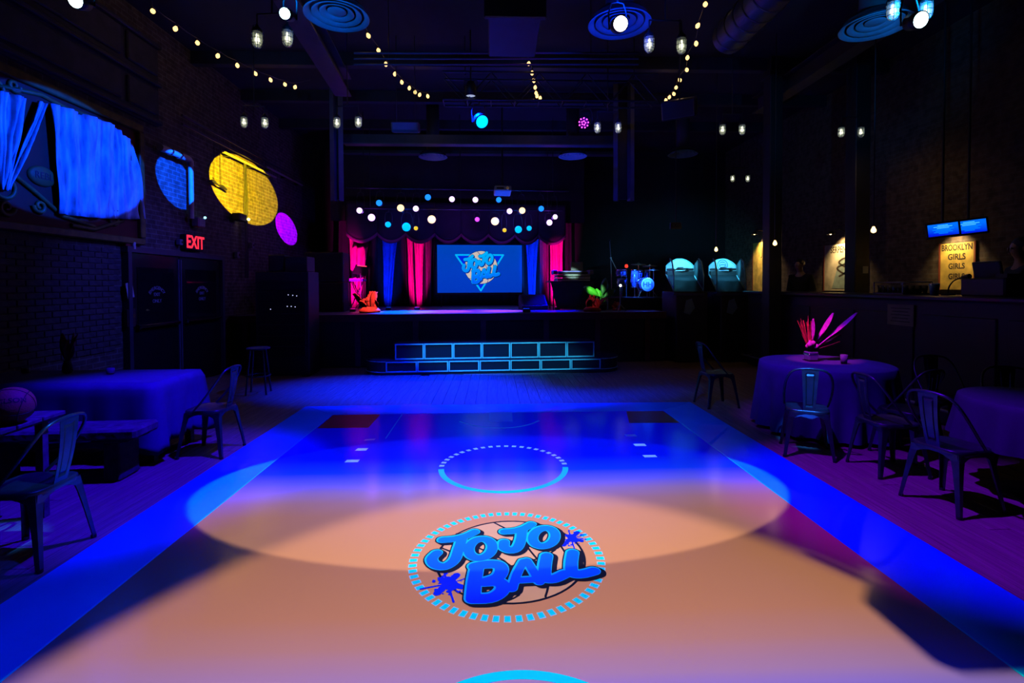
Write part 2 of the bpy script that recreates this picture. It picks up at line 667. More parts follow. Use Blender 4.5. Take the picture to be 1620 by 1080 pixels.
# --- emblem: traced on the floor, in the mat's own coordinates
ZO, ZS = (630.0, 800.0), 340.0 / 1620.0


def zp(x, y):
    return gl(ZO[0] + x * ZS, ZO[1] + y * ZS)


top, bot = zp(825, 52)[1], zp(825, 886)[1]
EC = Vector((zp(825, 480)[0], (top + bot) / 2))
ER = (top - bot) / 2
print('emblem', EC, ER, RC)
nd = 62
da = 2 * PI / nd * .55
d_out = MB().ring((0, 0), ER - .050, ER, 0, -.003, da + .003, 2).mesh('emblem_dash')
d_out.materials.append(LINEW)
d_in = MB().ring((0, 0), ER - .045, ER - .006, .0005, .004, da - .004, 2).mesh('dash_fill')
d_in.materials.append(LINEC)
for i in range(nd):
    o = place('emblem_dash', d_out, None, court)
    o.location = (EC.x, EC.y, PZ)
    o.rotation_euler = (0, 0, 2 * PI * i / nd)
    place('dash_fill', d_in, None, o)


def smooth_pts(pts, k=4):
    """Catmull-Rom through the points"""
    P = [Vector(p) for p in pts]
    if len(P) < 3:
        return P
    out = []
    for i in range(len(P) - 1):
        p0, p1, p2, p3 = P[max(i - 1, 0)], P[i], P[i + 1], P[min(i + 2, len(P) - 1)]
        for j in range(k):
            t = j / k
            out.append(.5 * ((2 * p1) + (p2 - p0) * t + (2 * p0 - 5 * p1 + 4 * p2 - p3) * t * t + (3 * p1 - p0 - 3 * p2 + p3) * t ** 3))
    out.append(P[-1])
    return out


def oval(cx, cy, rx, ry, tilt=0.0):
    return [(cx + math.cos(t) * rx + math.sin(t) * tilt, cy - math.sin(t) * ry) for t in [2 * PI * i / 16 for i in range(17)]]


# letters: lists of centre-line strokes in the traced frame
LET = [
    ('j', [[(335, 262), (420, 255), (510, 232), (572, 203)], [(480, 245), (452, 330), (420, 415), (350, 462), (275, 450), (250, 405), (288, 362)]]),
    ('o', [oval(617, 327, 88, 72, 14)]),
    ('j', [[(800, 200), (880, 193), (950, 172), (1000, 145)], [(930, 185), (920, 260), (893, 322), (845, 340), (795, 320), (795, 280)]]),
    ('o', [oval(1095, 241, 84, 68, 12)]),
    ('b', [[(590, 470), (570, 580), (560, 695)], [(575, 462), (660, 447), (745, 450), (775, 487), (745, 545), (650, 580)], [(650, 580), (745, 578), (785, 612), (765, 660), (690, 700), (560, 705)]]),
    ('a', [[(940, 425), (890, 520), (855, 630)], [(965, 420), (1015, 500), (1062, 580)], [(890, 568), (1030, 560)]]),
    ('l', [[(1115, 385), (1100, 470), (1105, 545), (1170, 555), (1250, 520)]]),
    ('l', [[(1312, 360), (1300, 440), (1310, 510), (1380, 520), (1470, 498)]]),
]
HWS = {'j': .041, 'o': .040, 'b': .047, 'a': .034, 'l': .044}
EMB = []                                                   # strokes in emblem units (radius of the dashed ring = 1)
for ch, strokes in LET:
    for st in strokes:
        q = [(Vector(zp(*p)) - EC) / ER for p in st]
        EMB.append((smooth_pts(q), HWS[ch] / ER))
SPL = []
for cx, cy, k in ((385, 592, 1.0), (1312, 250, .72)):
    for (ax, ay, bx, by, w) in ((-60, -30, 95, 28, .020), (-90, 72, 55, -62, .022), (-215, 42, 0, 0, .006), (0, 0, 150, -45, .004), (-38, -80, 32, 140, .006), (-15, -20, 20, 18, .04)):
        SPL.append(([(Vector(zp(cx + ax * k, cy + ay * k)) - EC) / ER, (Vector(zp(cx + bx * k, cy + by * k)) - EC) / ER], w * k / ER))
    rr = random.Random(int(cx))
    for i in range(46):
        t, d = rr.uniform(0, 2 * PI), rr.uniform(50, 140) * k
        p = (Vector(zp(cx + math.cos(t) * d, cy + math.sin(t) * d * .62)) - EC) / ER
        SPL.append(([p, p + Vector((.001, 0))], rr.uniform(.004, .010) * k / ER))
# gores of the ball behind the lettering
BALL_R = .765
BC = Vector(((zp(850, 432)[0] - EC.x) / ER, (zp(850, 432)[1] - EC.y) / ER))
BC.y = .5 * ((zp(860, 120)[1] - EC.y) / ER + (zp(880, 742)[1] - EC.y) / ER)
BALL_R = .5 * ((zp(860, 120)[1] - EC.y) / ER - (zp(880, 742)[1] - EC.y) / ER)
GORES = [[(720, 130), (900, 230), (1000, 350), (1100, 480), (1130, 600), (1110, 690)], [(320, 320), (520, 400), (700, 480), (1000, 420), (1180, 340), (1200, 260)],
         [(400, 620), (600, 650), (800, 720), (910, 680)], [(1160, 200), (1240, 330), (1330, 470), (1340, 560)], [(440, 215), (560, 300), (800, 420), (900, 560), (910, 680)]]


import numpy as np


def ink_mesh(strokes, z, n=260):
    """one clean flat sheet covering all the brush strokes (pts, half width)"""
    xs = [p[0] for st, w in strokes for p in st]
    ys = [p[1] for st, w in strokes for p in st]
    mw = max(max(w) if isinstance(w, (list, tuple)) else w for _, w in strokes)
    x0, x1, y0, y1 = min(xs) - mw * 1.3, max(xs) + mw * 1.3, min(ys) - mw * 1.3, max(ys) + mw * 1.3
    d = max(x1 - x0, y1 - y0) / n
    nx, ny = int((x1 - x0) / d) + 2, int((y1 - y0) / d) + 2
    X, Y = np.meshgrid(x0 + np.arange(nx) * d, y0 + np.arange(ny) * d)
    S_ = np.full(X.shape, 1e3)
    for st, w in strokes:
        for a, b in zip(st[:-1], st[1:]):
            ax, ay, bx, by = a[0], a[1], b[0], b[1]
            i0, i1 = max(0, int((min(ax, bx) - w * 1.5 - x0) / d) - 2), min(nx, int((max(ax, bx) + w * 1.5 - x0) / d) + 3)
            j0, j1 = max(0, int((min(ay, by) - w * 1.5 - y0) / d) - 2), min(ny, int((max(ay, by) + w * 1.5 - y0) / d) + 3)
            xx, yy = X[j0:j1, i0:i1], Y[j0:j1, i0:i1]
            L2 = max((bx - ax) ** 2 + (by - ay) ** 2, 1e-12)
            t = np.clip(((xx - ax) * (bx - ax) + (yy - ay) * (by - ay)) / L2, 0, 1)
            ds = np.hypot(xx - ax - t * (bx - ax), yy - ay - t * (by - ay)) - w
            S_[j0:j1, i0:i1] = np.minimum(S_[j0:j1, i0:i1], ds)
    V, Fc, ids = [], [], {}

    def vid(key, p):
        if key not in ids:
            ids[key] = len(V)
            V.append((p[0], p[1], z))
        return ids[key]
    ins = S_ < 0
    for j in range(ny - 1):
        run = None
        for i in range(nx - 1):
            c4 = (ins[j, i], ins[j, i + 1], ins[j + 1, i + 1], ins[j + 1, i])
            k = sum(map(bool, c4))
            if k == 4:
                if run is None:
                    run = i
            else:
                if run is not None:
                    Fc.append((vid((j, run), (X[j, run], Y[j, run])), vid((j, i), (X[j, i], Y[j, i])), vid((j + 1, i), (X[j + 1, i], Y[j + 1, i])), vid((j + 1, run), (X[j + 1, run], Y[j + 1, run]))))
                    run = None
                if k:
                    cs = ((j, i), (j, i + 1), (j + 1, i + 1), (j + 1, i))
                    poly = []
                    for q in range(4):
                        A, B = cs[q], cs[(q + 1) % 4]
                        sa, sb = S_[A], S_[B]
                        if sa < 0:
                            poly.append(vid(A, (X[A], Y[A])))
                        if (sa < 0) != (sb < 0):
                            t = sa / (sa - sb)
                            key = (min(A, B), max(A, B))
                            poly.append(vid(key, (X[A] + (X[B] - X[A]) * t, Y[A] + (Y[B] - Y[A]) * t)))
                    if len(poly) > 2:
                        Fc.append(tuple(poly))
    mb = MB()
    mb.add(V, Fc)
    return mb


def emblem(parent, cen, scale, M, z0, mats, prefix=''):
    """M places flat art; mats: tan, ink, rim, face, splash"""
    dz = .0006

    def tr(p):
        return (cen[0] + p[0] * scale, cen[1] + p[1] * scale)

    def out(mb, name, m):
        me = mb.mesh(name)
        if M:
            me.transform(M)
        return place(name, me, m, parent)
    out(MB().disc(tr(BC), BALL_R * scale, z0), prefix + 'ball_disc', mats[0])
    seam = []
    for gq in GORES:
        seam.append(([tr((Vector(zp(*p)) - EC) / ER) for p in smooth_pts(gq)], .011 * scale))
    circ_ = [tr(BC + Vector((math.cos(2 * PI * i / 60), math.sin(2 * PI * i / 60))) * BALL_R) for i in range(61)]
    out(ink_mesh(seam + [(circ_, .012 * scale)], z0 + dz), prefix + 'ball_seams', mats[1])
    if mats[4]:
        out(ink_mesh([([tr(p) for p in pts], w * scale) for pts, w in SPL[:len(SPL) // 2]], z0 + 2 * dz, 160), prefix + 'paint_splash', mats[4])
        out(ink_mesh([([tr(p) for p in pts], w * scale) for pts, w in SPL[len(SPL) // 2:]], z0 + 2 * dz, 160), prefix + 'paint_splash', mats[4])
    sh = ink_mesh([([tr(p + Vector((.011 * k, -.011 * k))) for p in pts], (w + .013) * scale) for pts, w in EMB for k in range(4)], z0 + 3 * dz)
    rim = ink_mesh([([tr(p) for p in pts], w * scale) for pts, w in EMB], z0 + 4 * dz)
    face = ink_mesh([([tr(p + Vector((.006, -.008))) for p in pts], (w - .014) * scale) for pts, w in EMB], z0 + 5 * dz)
    out(sh, prefix + 'lettering_shadow', mats[1])
    out(rim, prefix + 'lettering_rim', mats[2])
    out(face, prefix + 'lettering', mats[3])


ink_mesh([(smooth_pts(ARC), .014)], PZ).build('basket_arc', LINEC, court)
FACE = grad_mat('print_blue_gradient', (0.0, .30, 1.0), (0.0, .02, .95), 'Y', EC.y - .42, EC.y + .50)
RIM = grad_mat('print_rim_gradient', (0.0, .80, 1.0), (0.0, .40, 1.0), 'Y', EC.y - .42, EC.y + .50)
emblem(court, EC, ER, None, PZ + .0002, (TANP, INK, RIM, FACE, ROYAL), 'emblem_')

# ------------------------------------------------------------------ stage
STAGE_Z = 1.05
SC = R(0)


def sp_(x, y0):
    """a point on the plan of the stage: x across, y0 its depth at the middle"""
    return Vector((x, y0 + math.tan(SA) * x, 0))


STBLK = mat('stage_black', (0.005, 0.005, 0.007), 0.6)
STTOP = mat('stage_floor', (0.25, 0.22, 0.30), 0.35, var=0.08, scale=3)
STRIM = mat('stage_rim', (0.10, 0.03, 0.07), 0.4)
stage = T('stage', 'low black stage with a purple lit floor along the back of the room', 'stage', (0, 0, 0))
a, b = sp_(XL + .02, 10.35), sp_(3.72, 10.35)
a2, b2 = sp_(XL + .02, 14.55), sp_(3.72, 14.55)
WING = [(3.72, 11.5), (4.45, 11.5), (4.45, b2.y + .05)]
slab([(a.x, a.y), (b.x, b.y)] + WING + [(a2.x, a2.y)], 0, STAGE_Z - .03).build('platform', STBLK, stage)
slab([(a.x, a.y - .02), (b.x, b.y - .02)] + WING + [(a2.x, a2.y)], STAGE_Z - .03, STAGE_Z).build('stage_floor', STTOP, stage)
e0, e1 = sp_(XL + .02, 10.28), sp_(3.72, 10.28)
slab([(e0.x, e0.y), (e1.x, e1.y), (b.x, b.y - .025), (a.x, a.y - .025)], STAGE_Z - .14, STAGE_Z + .004).build('nosing', STRIM, stage)
for x in (-4.9, -3.9, -2.75, -1.6, -.22, 1.1, 2.2, 3.3):
    p = sp_(x, 10.32)
    MB().box((p.x, p.y, (STAGE_Z - .14) / 2), (.11, .05, STAGE_Z - .142), Matrix.Rotation(SA, 4, 'Z')).build('front_post', STRIM, stage)

# two steps with bright edging tape around every panel
TAPE = mat('edging_tape', (0.40, 0.85, 0.60), 0.35)


def tape_frame(w, h, t=.022):
    mb = MB()
    mb.box((0, 0, h / 2 - t / 2), (w, .012, t)).box((0, 0, -h / 2 + t / 2), (w, .012, t))
    mb.box((-w / 2 + t / 2, 0, 0), (t, .0118, h - 2 * t)).box((w / 2 - t / 2, 0, 0), (t, .0118, h - 2 * t))
    return mb


SA2 = R(2.2)
p0 = at_z(783, 590.5, 0)
low = T('stage_step', 'wide lower step with rounded ends and taped panels before the stage', 'step', (p0.x, p0.y, 0), SA2)
hw_, dp, hh = 2.42, .92, .275
poly = []
rc = .42
for i in range(9):
    t = PI + (PI / 2) * i / 8
    poly.append((-hw_ + rc + math.cos(t) * rc, rc + math.sin(t) * rc))
for i in range(9):
    t = 1.5 * PI + (PI / 2) * i / 8
    poly.append((hw_ - rc + math.cos(t) * rc, rc + math.sin(t) * rc))
poly += [(hw_, dp), (-hw_, dp)]
MB().prism(poly, hh - .02).build('body', STBLK, low)
MB().prism([(x * 1.003, y * 1.003 - .006) for x, y in poly], .02, Matrix.Translation((0, 0, hh - .02))).build('tread', mat('step_top', (.03, .03, .05), .22, var=.3), low)
fw = (2 * (hw_ - rc) - .0) / 7
for i in range(7):
    o = tape_frame(fw * .985, hh * .72).build('taped_panel', TAPE, low)
    o.location = (-hw_ + rc + fw * (i + .5), -.009, hh * .54)
for s in (-1, 1):
    mb = MB()
    for z in (hh * .54 + hh * .35, hh * .54 - hh * .35):
        pts = [(s * (hw_ - rc + math.sin(t) * (rc + .006)), rc - math.cos(t) * (rc + .006), z) for t in [PI / 2 * k / 10 for k in range(11)]]
        mb.tube(pts, .007, 6)
    mb.build('curved_tape', TAPE, low)
p1 = at_z(785, 567, hh)
up_ = T('stage_step', 'narrower upper step with seven tape framed panels below the stage', 'step', (p1.x, p1.y, 0), SA2)
hw2, h2 = 1.86, .30
MB().box((0, .27, hh + (h2 - .02) / 2 + .001), (2 * hw2, .5, h2 - .022)).build('body', STBLK, up_)
MB().box((0, .27, hh + h2 - .01), (2 * hw2 + .02, .52, .02)).build('tread', MATS['step_top'], up_)
fw = 2 * hw2 / 7
for i in range(7):
    o = tape_frame(fw * .985, h2 * .96).build('taped_panel', TAPE, up_)
    o.location = (-hw2 + fw * (i + .5), .008, hh + h2 * .5)

# ------------------------------------------------------------------ drapes, screen and valance at the back of the stage
YD, YV, YSCR = 14.0, 13.0, 13.75                         # depth of drapes, valance and screen at the middle of the stage
VELVET = mat('black_velvet', (0.012, 0.008, 0.014), 0.9)
PINKC = mat('pink_drape', (0.75, 0.03, 0.28), 0.7, var=0.12, scale=3)
BLUEC = mat('blue_drape', (0.05, 0.12, 0.75), 0.7, var=0.15, scale=3)
PLUMC = mat('plum_drape', (0.16, 0.015, 0.09), 0.8, var=0.15, scale=3)


def drape(name, label, px_t, px_b, py_t, py_b, y0, m, folds, cat='curtain', group=None, amp=.05):
    """hanging cloth between two pixel columns at the top and at the bottom"""
    tl, tr_ = at_s(px_t[0], py_t, y0), at_s(px_t[1], py_t, y0)
    bl, br = at_s(px_b[0], py_b, y0), at_s(px_b[1], py_b, y0)
    bl.z = br.z = STAGE_Z + .006
    base = (bl + br) / 2
    ph = random.uniform(0, 6)

    def P(u, v):
        e = v ** 1.3
        p = tl.lerp(tr_, u).lerp(bl.lerp(br, u), e if v < 1 else 1)
        w = math.sin(u * folds * 2 * PI + ph) + .35 * math.sin(u * folds * 4.7 * PI + ph * 2 + v)
        q = p - base
        q.y += amp * w * (.6 + .4 * v)
        q.x += .012 * math.sin(v * 5 + u * 9)
        return q
    o = MB().grid(P, max(24, int(folds * 12)), 14).build(name, m, None, None, .008)
    o.location = base
    return tag(o, label, cat, group)


back = drape('backdrop_curtain', 'black velvet backdrop across the whole back of the stage', (535, 905), (535, 905), 330, 486, 14.3, VELVET, 26, 'curtain', None, .03)
drape('stage_curtain', 'bright pink drape at the far left side of the stage opening', (551, 586), (556, 567), 366, 470, 13.4, PINKC, 3)
drape('stage_curtain', 'dim plum drape left of the blue drape on the stage', (567, 580), (568, 578), 374, 479, 13.7, PLUMC, 3)
drape('stage_curtain', 'wide blue drape left of the projection screen', (604, 629), (608, 618), 376, 477, YD, BLUEC, 2.6)
drape('stage_curtain', 'slim pink drape just right of the left blue drape', (643, 653), (649, 655), 374, 470, YD, PINKC, 2)
drape('stage_curtain', 'broad pink drape nearest the left edge of the projection screen', (654, 671), (660, 667), 376, 477, YD - .1, PINKC, 2.2)
drape('stage_curtain', 'dim plum drape between pink drape and projection screen', (672, 684), (675, 681), 376, 481, YD, PLUMC, 2)
drape('stage_curtain', 'blue drape right of the projection screen', (831, 852), (838, 845), 378, 467, YD, BLUEC, 2.4)
drape('stage_curtain', 'dim plum drape between blue and pink drapes on the right', (853, 869), (855, 870), 376, 470, YD + .05, PLUMC, 2)
drape('stage_curtain', 'bright pink drape behind the dj table', (869, 891), (872, 890), 372, 470, 13.5, PINKC, 2.6)

# valance of scalloped swags with a fringe
vx = [548, 597, 642, 688, 730, 773, 815, 852, 895]
val = T('valance', 'black scalloped valance with plum fringe above the stage', 'valance', at_s(720, 370, YV))
V0 = val.location.copy()
VALM = mat('valance_velvet', (0.014, 0.005, 0.016), 0.85)
FRM = mat('plum_fringe', (0.20, 0.03, 0.14), 0.8)
for i in range(8):
    a = at_s(vx[i], 367 + i * .6, YV) - V0
    b = at_s(vx[i + 1], 367 + i * .6, YV) - V0
    hgt = .78

    def P(u, v, a=a, b=b):
        p = a.lerp(b, u)
        dropv = (1 - (2 * u - 1) ** 2) * .20
        p.z += hgt * (1 - v) - dropv * v
        p.y += -.05 * math.sin(u * PI) * v + .012 * math.sin(v * 14 + u * 3) * (1 - abs(2 * u - 1))
        return p
    MB().grid(P, 14, 8).build('swag', VALM, val, None, .012)

    def Q(u, v, a=a, b=b):
        p = a.lerp(b, u)
        p.z += -(1 - (2 * u - 1) ** 2) * .20 - .085 * v
        p.y += -.05 * math.sin(u * PI) - .012
        return p
    MB().grid(Q, 14, 2).build('fringe', FRM, val, None, .012)
# black header wall above the valance
hd0, hd1 = at_s(520, 300, YV + .15), at_s(925, 300, YV + .15)
S(MB().box(((hd0.x + hd1.x) / 2 - .0, (hd0.y + hd1.y) / 2 + .16, 4.5), ((hd1 - hd0).length, .1, 2.36), Matrix.Rotation(SA, 4, 'Z')).build('wall_header', DARKWALL))

# projection screen
c = [at_s(691.5, 386.8, YSCR), at_s(825, 388.3, YSCR), at_s(826, 462.3, YSCR), at_s(692, 463, YSCR)]
scen = (c[0] + c[1] + c[2] + c[3]) / 4
sw, sh_ = ((c[1] - c[0]).length + (c[2] - c[3]).length) / 2, ((c[0] - c[3]).length + (c[1] - c[2]).length) / 2
scr = T('projection_screen', 'projection screen showing a blue lettered ball logo on blue ground', 'screen', (scen.x, scen.y, scen.z - sh_ / 2), SA)
SCRM = grad_mat('screen_image_blue', (0.0, .075, .62), (0.0, .05, .60), 'Z', 0, sh_, .6, .75)
MB().box((0, 0, sh_ / 2), (sw, .02, sh_)).build('screen_image', SCRM, scr)
bz = MB()
bz.box((0, .002, -.03), (sw + .12, .034, .06)).box((0, .002, sh_ + .03), (sw + .12, .034, .06))
bz.box((-sw / 2 - .03, .002, sh_ / 2), (.06, .0338, sh_)).box((sw / 2 + .03, .002, sh_ / 2), (.06, .0338, sh_))
bz.build('screen_frame', BLACK, scr)
for s in (-1, 1):
    MB().box((s * (sw / 2 - .1), .03, -.06 - (scen.z - sh_ / 2 - STAGE_Z - .06) / 2), (.04, .03, scen.z - sh_ / 2 - STAGE_Z - .062)).build('leg', BLACKM, scr)
upx = sw / 134.0                                          # metres per photo pixel on the screen


def scx(x, y):                                            # crop pixel to screen plan
    return ((680 + x / 7.715 - 758.8) * upx, sh_ / 2 - (370 + y / 7.715 - 425) * upx)


MS = Matrix.Translation((0, -.0108, 0)) @ Matrix.Rotation(PI / 2, 4, 'X')
tri = [scx(315, 255), scx(895, 255), scx(618, 690)]
TRI_F = glow('screen_royal', (0.0, .02, .80), .9)
TRI_E = glow('screen_cyan', (0.0, .45, .95), 1.0)
mb = MB().add([(*p, .0005) for p in tri][::-1], [(0, 1, 2)])
me = mb.mesh('logo_triangle')
me.transform(MS)
place('logo_triangle', me, TRI_F, scr)
mb = ink_mesh([(tri + [tri[0]], 1.3 * upx)], .001)
me = mb.mesh('logo_triangle_edge')
me.transform(MS)
place('logo_triangle_edge', me, TRI_E, scr)
ec = scx(612, 408)
k = 34.5 * upx
emblem(scr, ec, k, MS, .0016, (glow('screen_ball', (.62, .52, .46), .95), glow('screen_ink', (0.0, .03, .25), .8), glow('screen_rim', (0.0, .42, 1.0), 1.0),
                               grad_mat('screen_letters', (0.0, .42, 1.0), (0.0, .12, .9), 'Z', ec[1] - .6 * k, ec[1] + .6 * k, .6, 1.0), None), 'logo_')

# ------------------------------------------------------------------ stage lamps
HOUSE = mat('lamp_housing', (0.015, 0.015, 0.018), 0.45, 0.3)
LCOL = {'p': ((.85, .55, 1.0), 2.2, (.25, .08, 1.0)), 'b': ((.01, .22, 1.0), 1.6, (0, .03, 1)), 'w': ((1.0, .66, .36), 1.9, (1, .5, .25)),
        'c': ((.0, .50, .95), 1.2, (0, .2, 1)), 'y': ((.9, .62, .02), 1.0, (1, .7, .05)), 'm': ((.75, .08, .8), 1.1, (.6, .1, .9))}
LN = {'p': 'white violet', 'b': 'deep blue', 'w': 'warm white', 'c': 'cyan', 'y': 'small yellow', 'm': 'small magenta'}
LAMPS = [(569, 333, 'p', 4.4, 'leftmost in the row over the stage'), (588, 344, 'p', 5.4, 'second from the left, lower'), (600, 321, 'b', 4.6, 'high on the left end of the stage row'),
         (634, 329, 'w', 5.4, 'upper left of the stage row'), (658, 330, 'p', 4.4, 'beside the upper warm lamp on the left'), (677, 312, 'b', 4.6, 'highest left of the middle over the stage'),
         (715, 315, 'p', 4.3, 'top middle, left of the pair over the screen'), (752, 316, 'p', 4.3, 'top middle, right of the pair over the screen'), (789, 316, 'b', 4.2, 'just below the hanging projector'),
         (614, 355, 'c', 4.4, 'low on the left over the valance'), (643, 359, 'c', 6.6, 'large and low left over the valance'), (658, 361, 'y', 3.2, 'low beside the large left cyan lamp'),
         (683, 347, 'w', 6.2, 'large, low and left above the screen'), (755, 347, 'm', 3.6, 'low in the middle above the screen'), (783, 350, 'w', 6.2, 'large, low and right above the screen'),
         (806, 334, 'p', 4.3, 'right of the projector in the stage row'), (826, 333, 'w', 5.0, 'upper right of the stage row'), (798, 364, 'y', 3.2, 'low on the right over the valance'),
         (820, 363, 'c', 5.6, 'large and low right over the valance'), (837, 361, 'c', 4.0, 'small, low and right over the valance'), (856, 330, 'b', 4.4, 'high on the right end of the stage row'),
         (878, 343, 'p', 3.9, 'rightmost in the row over the stage'), (869, 352, 'p', 4.6, 'second from the right, lower')]
YL = 11.9
lens_mats = {k: glow('lens_' + k, v[0], v[1]) for k, v in LCOL.items()}


def par_can(name, label, p, r, kk, group=None, tilt=.2, rz=0.0, hang=.22, lm=None):
    t = T(name, label, 'stage light', p, rz, group)
    M = Matrix.Rotation(PI / 2 + tilt, 4, 'X')            # lathe axis +z turned to face -y and down
    MB().lathe([(r * .55, -.9 * r * 2), (r * .8, -.6 * r * 2), (r * 1.12, -.1), (r * 1.15, .02), (r * 1.02, .02), (r * 1.02, -.01)][:5], 18, M).build('housing', HOUSE, t)
    MB().lathe([(.0005, .026), (r * .6, .0245), (r, .021)], 18, M).build('lens', lm or lens_mats[kk], t)
    y = MB().tube([(-r * 1.2, .1, 0), (-r * 1.3, .1, hang * .5), (-r * .9, .1, hang * .8), (0, .1, hang * .85), (r * .9, .1, hang * .8), (r * 1.3, .1, hang * .5), (r * 1.2, .1, 0)], .008, 6)
    y.cyl((0, .1, hang * .85), (0, .1, hang), .012)
    y.build('yoke', HOUSE, t)
    return t


BARS = (at_s(720, 312, YL).z + .21, at_s(720, 343, YL + .5).z + .20)
for (px, py, kk, rr, where) in LAMPS:
    yl_ = YL if py < 343.5 else YL + .5
    p = at_s(px, py, yl_)
    barz = (BARS[0] if py < 343.5 else BARS[1]) - .0215
    par_can('stage_lamp', '%s stage lamp, %s' % (LN[kk], where), p, rr * yl_ / F, kk, 'lamps hung over the stage', .12, SA, barz - p.z)
for z_, (x0, x1), yb_ in ((BARS[0], (548, 900), YL + .1), (BARS[1], (560, 890), YL + .6)):
    a, b = at_s(x0, 330, yb_), at_s(x1, 330, yb_)
    mid = (a + b) / 2
    o = T('lighting_bar', 'black pipe carrying the %s lamps over the stage' % ('upper' if z_ == BARS[0] else 'lower'), 'lighting bar', (mid.x, mid.y, z_))
    L = (b - a).length / 2
    d = (b - a).normalized()
    d.z = 0
    MB().cyl(-d * L, d * L, .022).build('pipe', BLACKM, o)
    for s in (-.85, 0, .85):
        MB().cyl(d * L * s, d * L * s + Vector((0, 0, ZC - z_)), .008).build('drop_rod', BLACKM, o)
# light the lamps throw: down over the stage and out at the valance behind them
for i, (px, col, pw) in enumerate(((585, (.3, .05, 1), 26), (640, (0, .08, 1), 26), (683, (1, .45, .3), 5), (715, (.3, .06, 1), 16), (752, (.3, .06, 1), 16), (790, (0, .1, 1), 18), (806, (.3, .05, 1), 12), (822, (0, .15, 1), 18), (872, (.3, .05, 1), 26))):
    q = at_s(px, 345, YL + .35)
    point('stage_lamp_spill', q, col, pw * .3, .06)
for (px, col, pw, ang) in ((640, (0.0, .06, 1), 900, 40), (700, (.10, .02, 1), 800, 36), (760, (.04, .0, 1), 800, 40), (795, (.10, .02, 1), 700, 24), (872, (0, .0, 1), 260, 30)):
    spot('stage_floor_beam', at_s(px, 374, YL - .25), at_s(px, 490, 11.3), col, pw * 3.2, ang + 14, .7, .05)
# unseen lamp added at the stage edge to brighten the ceiling vents
t = T('added_vent_lamp', 'small black lamp added at the stage edge to light the ceiling vents', 'stage light', (.7, 10.62, STAGE_Z))
MB().box((0, 0, .04), (.16, .12, .08), bev=.01).build('body', HOUSE, t)
MB().box((0, 0, .084), (.12, .08, .008)).build('lens', glow('added_vent_lens', (0, .05, 1), .6), t)
spot('added_vent_beam', (.7, 10.62, STAGE_Z + .12), (.7, 10.9, 4.5), (0.01, .06, 1), 260, 70, .8, .03)
# uplights on the drapes
for (px, y0, col, pw) in ((560, 12.7, (1, .0, .55), 60), (661, 13.3, (1, .0, .55), 45), (881, 12.8, (1, .0, .55), 60), (616, 13.3, (0, .06, 1), 26), (842, 13.3, (0, .1, 1), 44)):
    q = at_s(px, 484, y0 - 1.15)
    q.z = STAGE_Z + .12
    tgt = at_s(px, 424, y0 + .7)
    nm = T('uplight', 'small black floor lamp on the stage under the %s' % {560: 'far left pink drape', 661: 'pink drape left of the screen', 881: 'pink drape behind the dj table', 616: 'left blue drape', 842: 'right blue drape'}[px], 'stage light', (q.x, q.y - .1, STAGE_Z))
    MB().box((0, 0, .035), (.12, .1, .06), bev=.01).build('body', HOUSE, nm)
    MB().box((0, .02, .072), (.09, .05, .012)).build('lens', glow('uplight_lens_%d' % px, col, .6), nm)
    spot('uplight_beam', q, tgt, col, pw * 9, 64, .6, .03, (.32, 1, 1))

# ------------------------------------------------------------------ overhead: truss, strings, pendants, diffusers, ducts
tp0, tp1 = at_y(702, 150, 8.2), at_y(1036, 150, 8.2)
tz0, tz1 = 4.62, 5.06
truss = T('lighting_truss', 'black lattice lighting truss hung across the room', 'truss', ((tp0.x + tp1.x) / 2, 8.2, tz0))
TW = (tp1.x - tp0.x) / 2
TRM = mat('truss_black', (0.03, 0.03, 0.04), 0.4, 0.5)
for y in (-.15, .15):
    for z in (0, tz1 - tz0):
        MB().cyl((-TW, y, z), (TW, y, z), .018, n=8).build('chord', TRM, truss)
nb = 9
for i in range(nb):
    x0 = -TW + 2 * TW * i / nb
    x1 = -TW + 2 * TW * (i + 1) / nb
    mb = MB()
    for y in (-.15, .15):
        mb.cyl((x0, y, 0 if i % 2 else tz1 - tz0), (x1, y, tz1 - tz0 if i % 2 else 0), .009, n=6)
    mb.cyl((x0, -.15, 0), (x0, .15, 0), .008, n=6)
    mb.build('lattice_brace', TRM, truss)
for s in (-.8, .8):
    MB().cyl((s * TW, 0, tz1 - tz0), (s * TW, 0, ZC - tz0), .008, n=6).build('hanging_rod', TRM, truss)

# the two coloured lamps under the truss
p = at_y(762, 192, 8.04)
blue_lens = glow('led_lens_blue', (0.0, .35, 1.0), 3.0)
par_can('led_par_lamp', 'bright blue led lamp hanging under the truss left of centre', p, .10, 'b', None, .55, R(25), .36, blue_lens)
p = at_y(924, 194, 8.04)
pk = par_can('led_par_lamp', 'magenta dotted led lamp hanging under the truss right of centre', p, .085, 'm', None, .45, R(-25), .30, glow('led_lens_dim', (.05, 0.0, .12), .5))
Mx = Matrix.Rotation(PI / 2 + .45, 4, 'X')
for i in range(14):
    rr_, t = (.03, i * 2 * PI / 5) if i < 5 else (.075, i * 2 * PI / 9)
    MB().sphere((0, 0, 0), .011, 8, 4).build('led_dot', glow('led_magenta', (1.0, .06, .75), 5.0), pk).location = Mx @ Vector((rr_ * math.cos(t), rr_ * math.sin(t), .03))

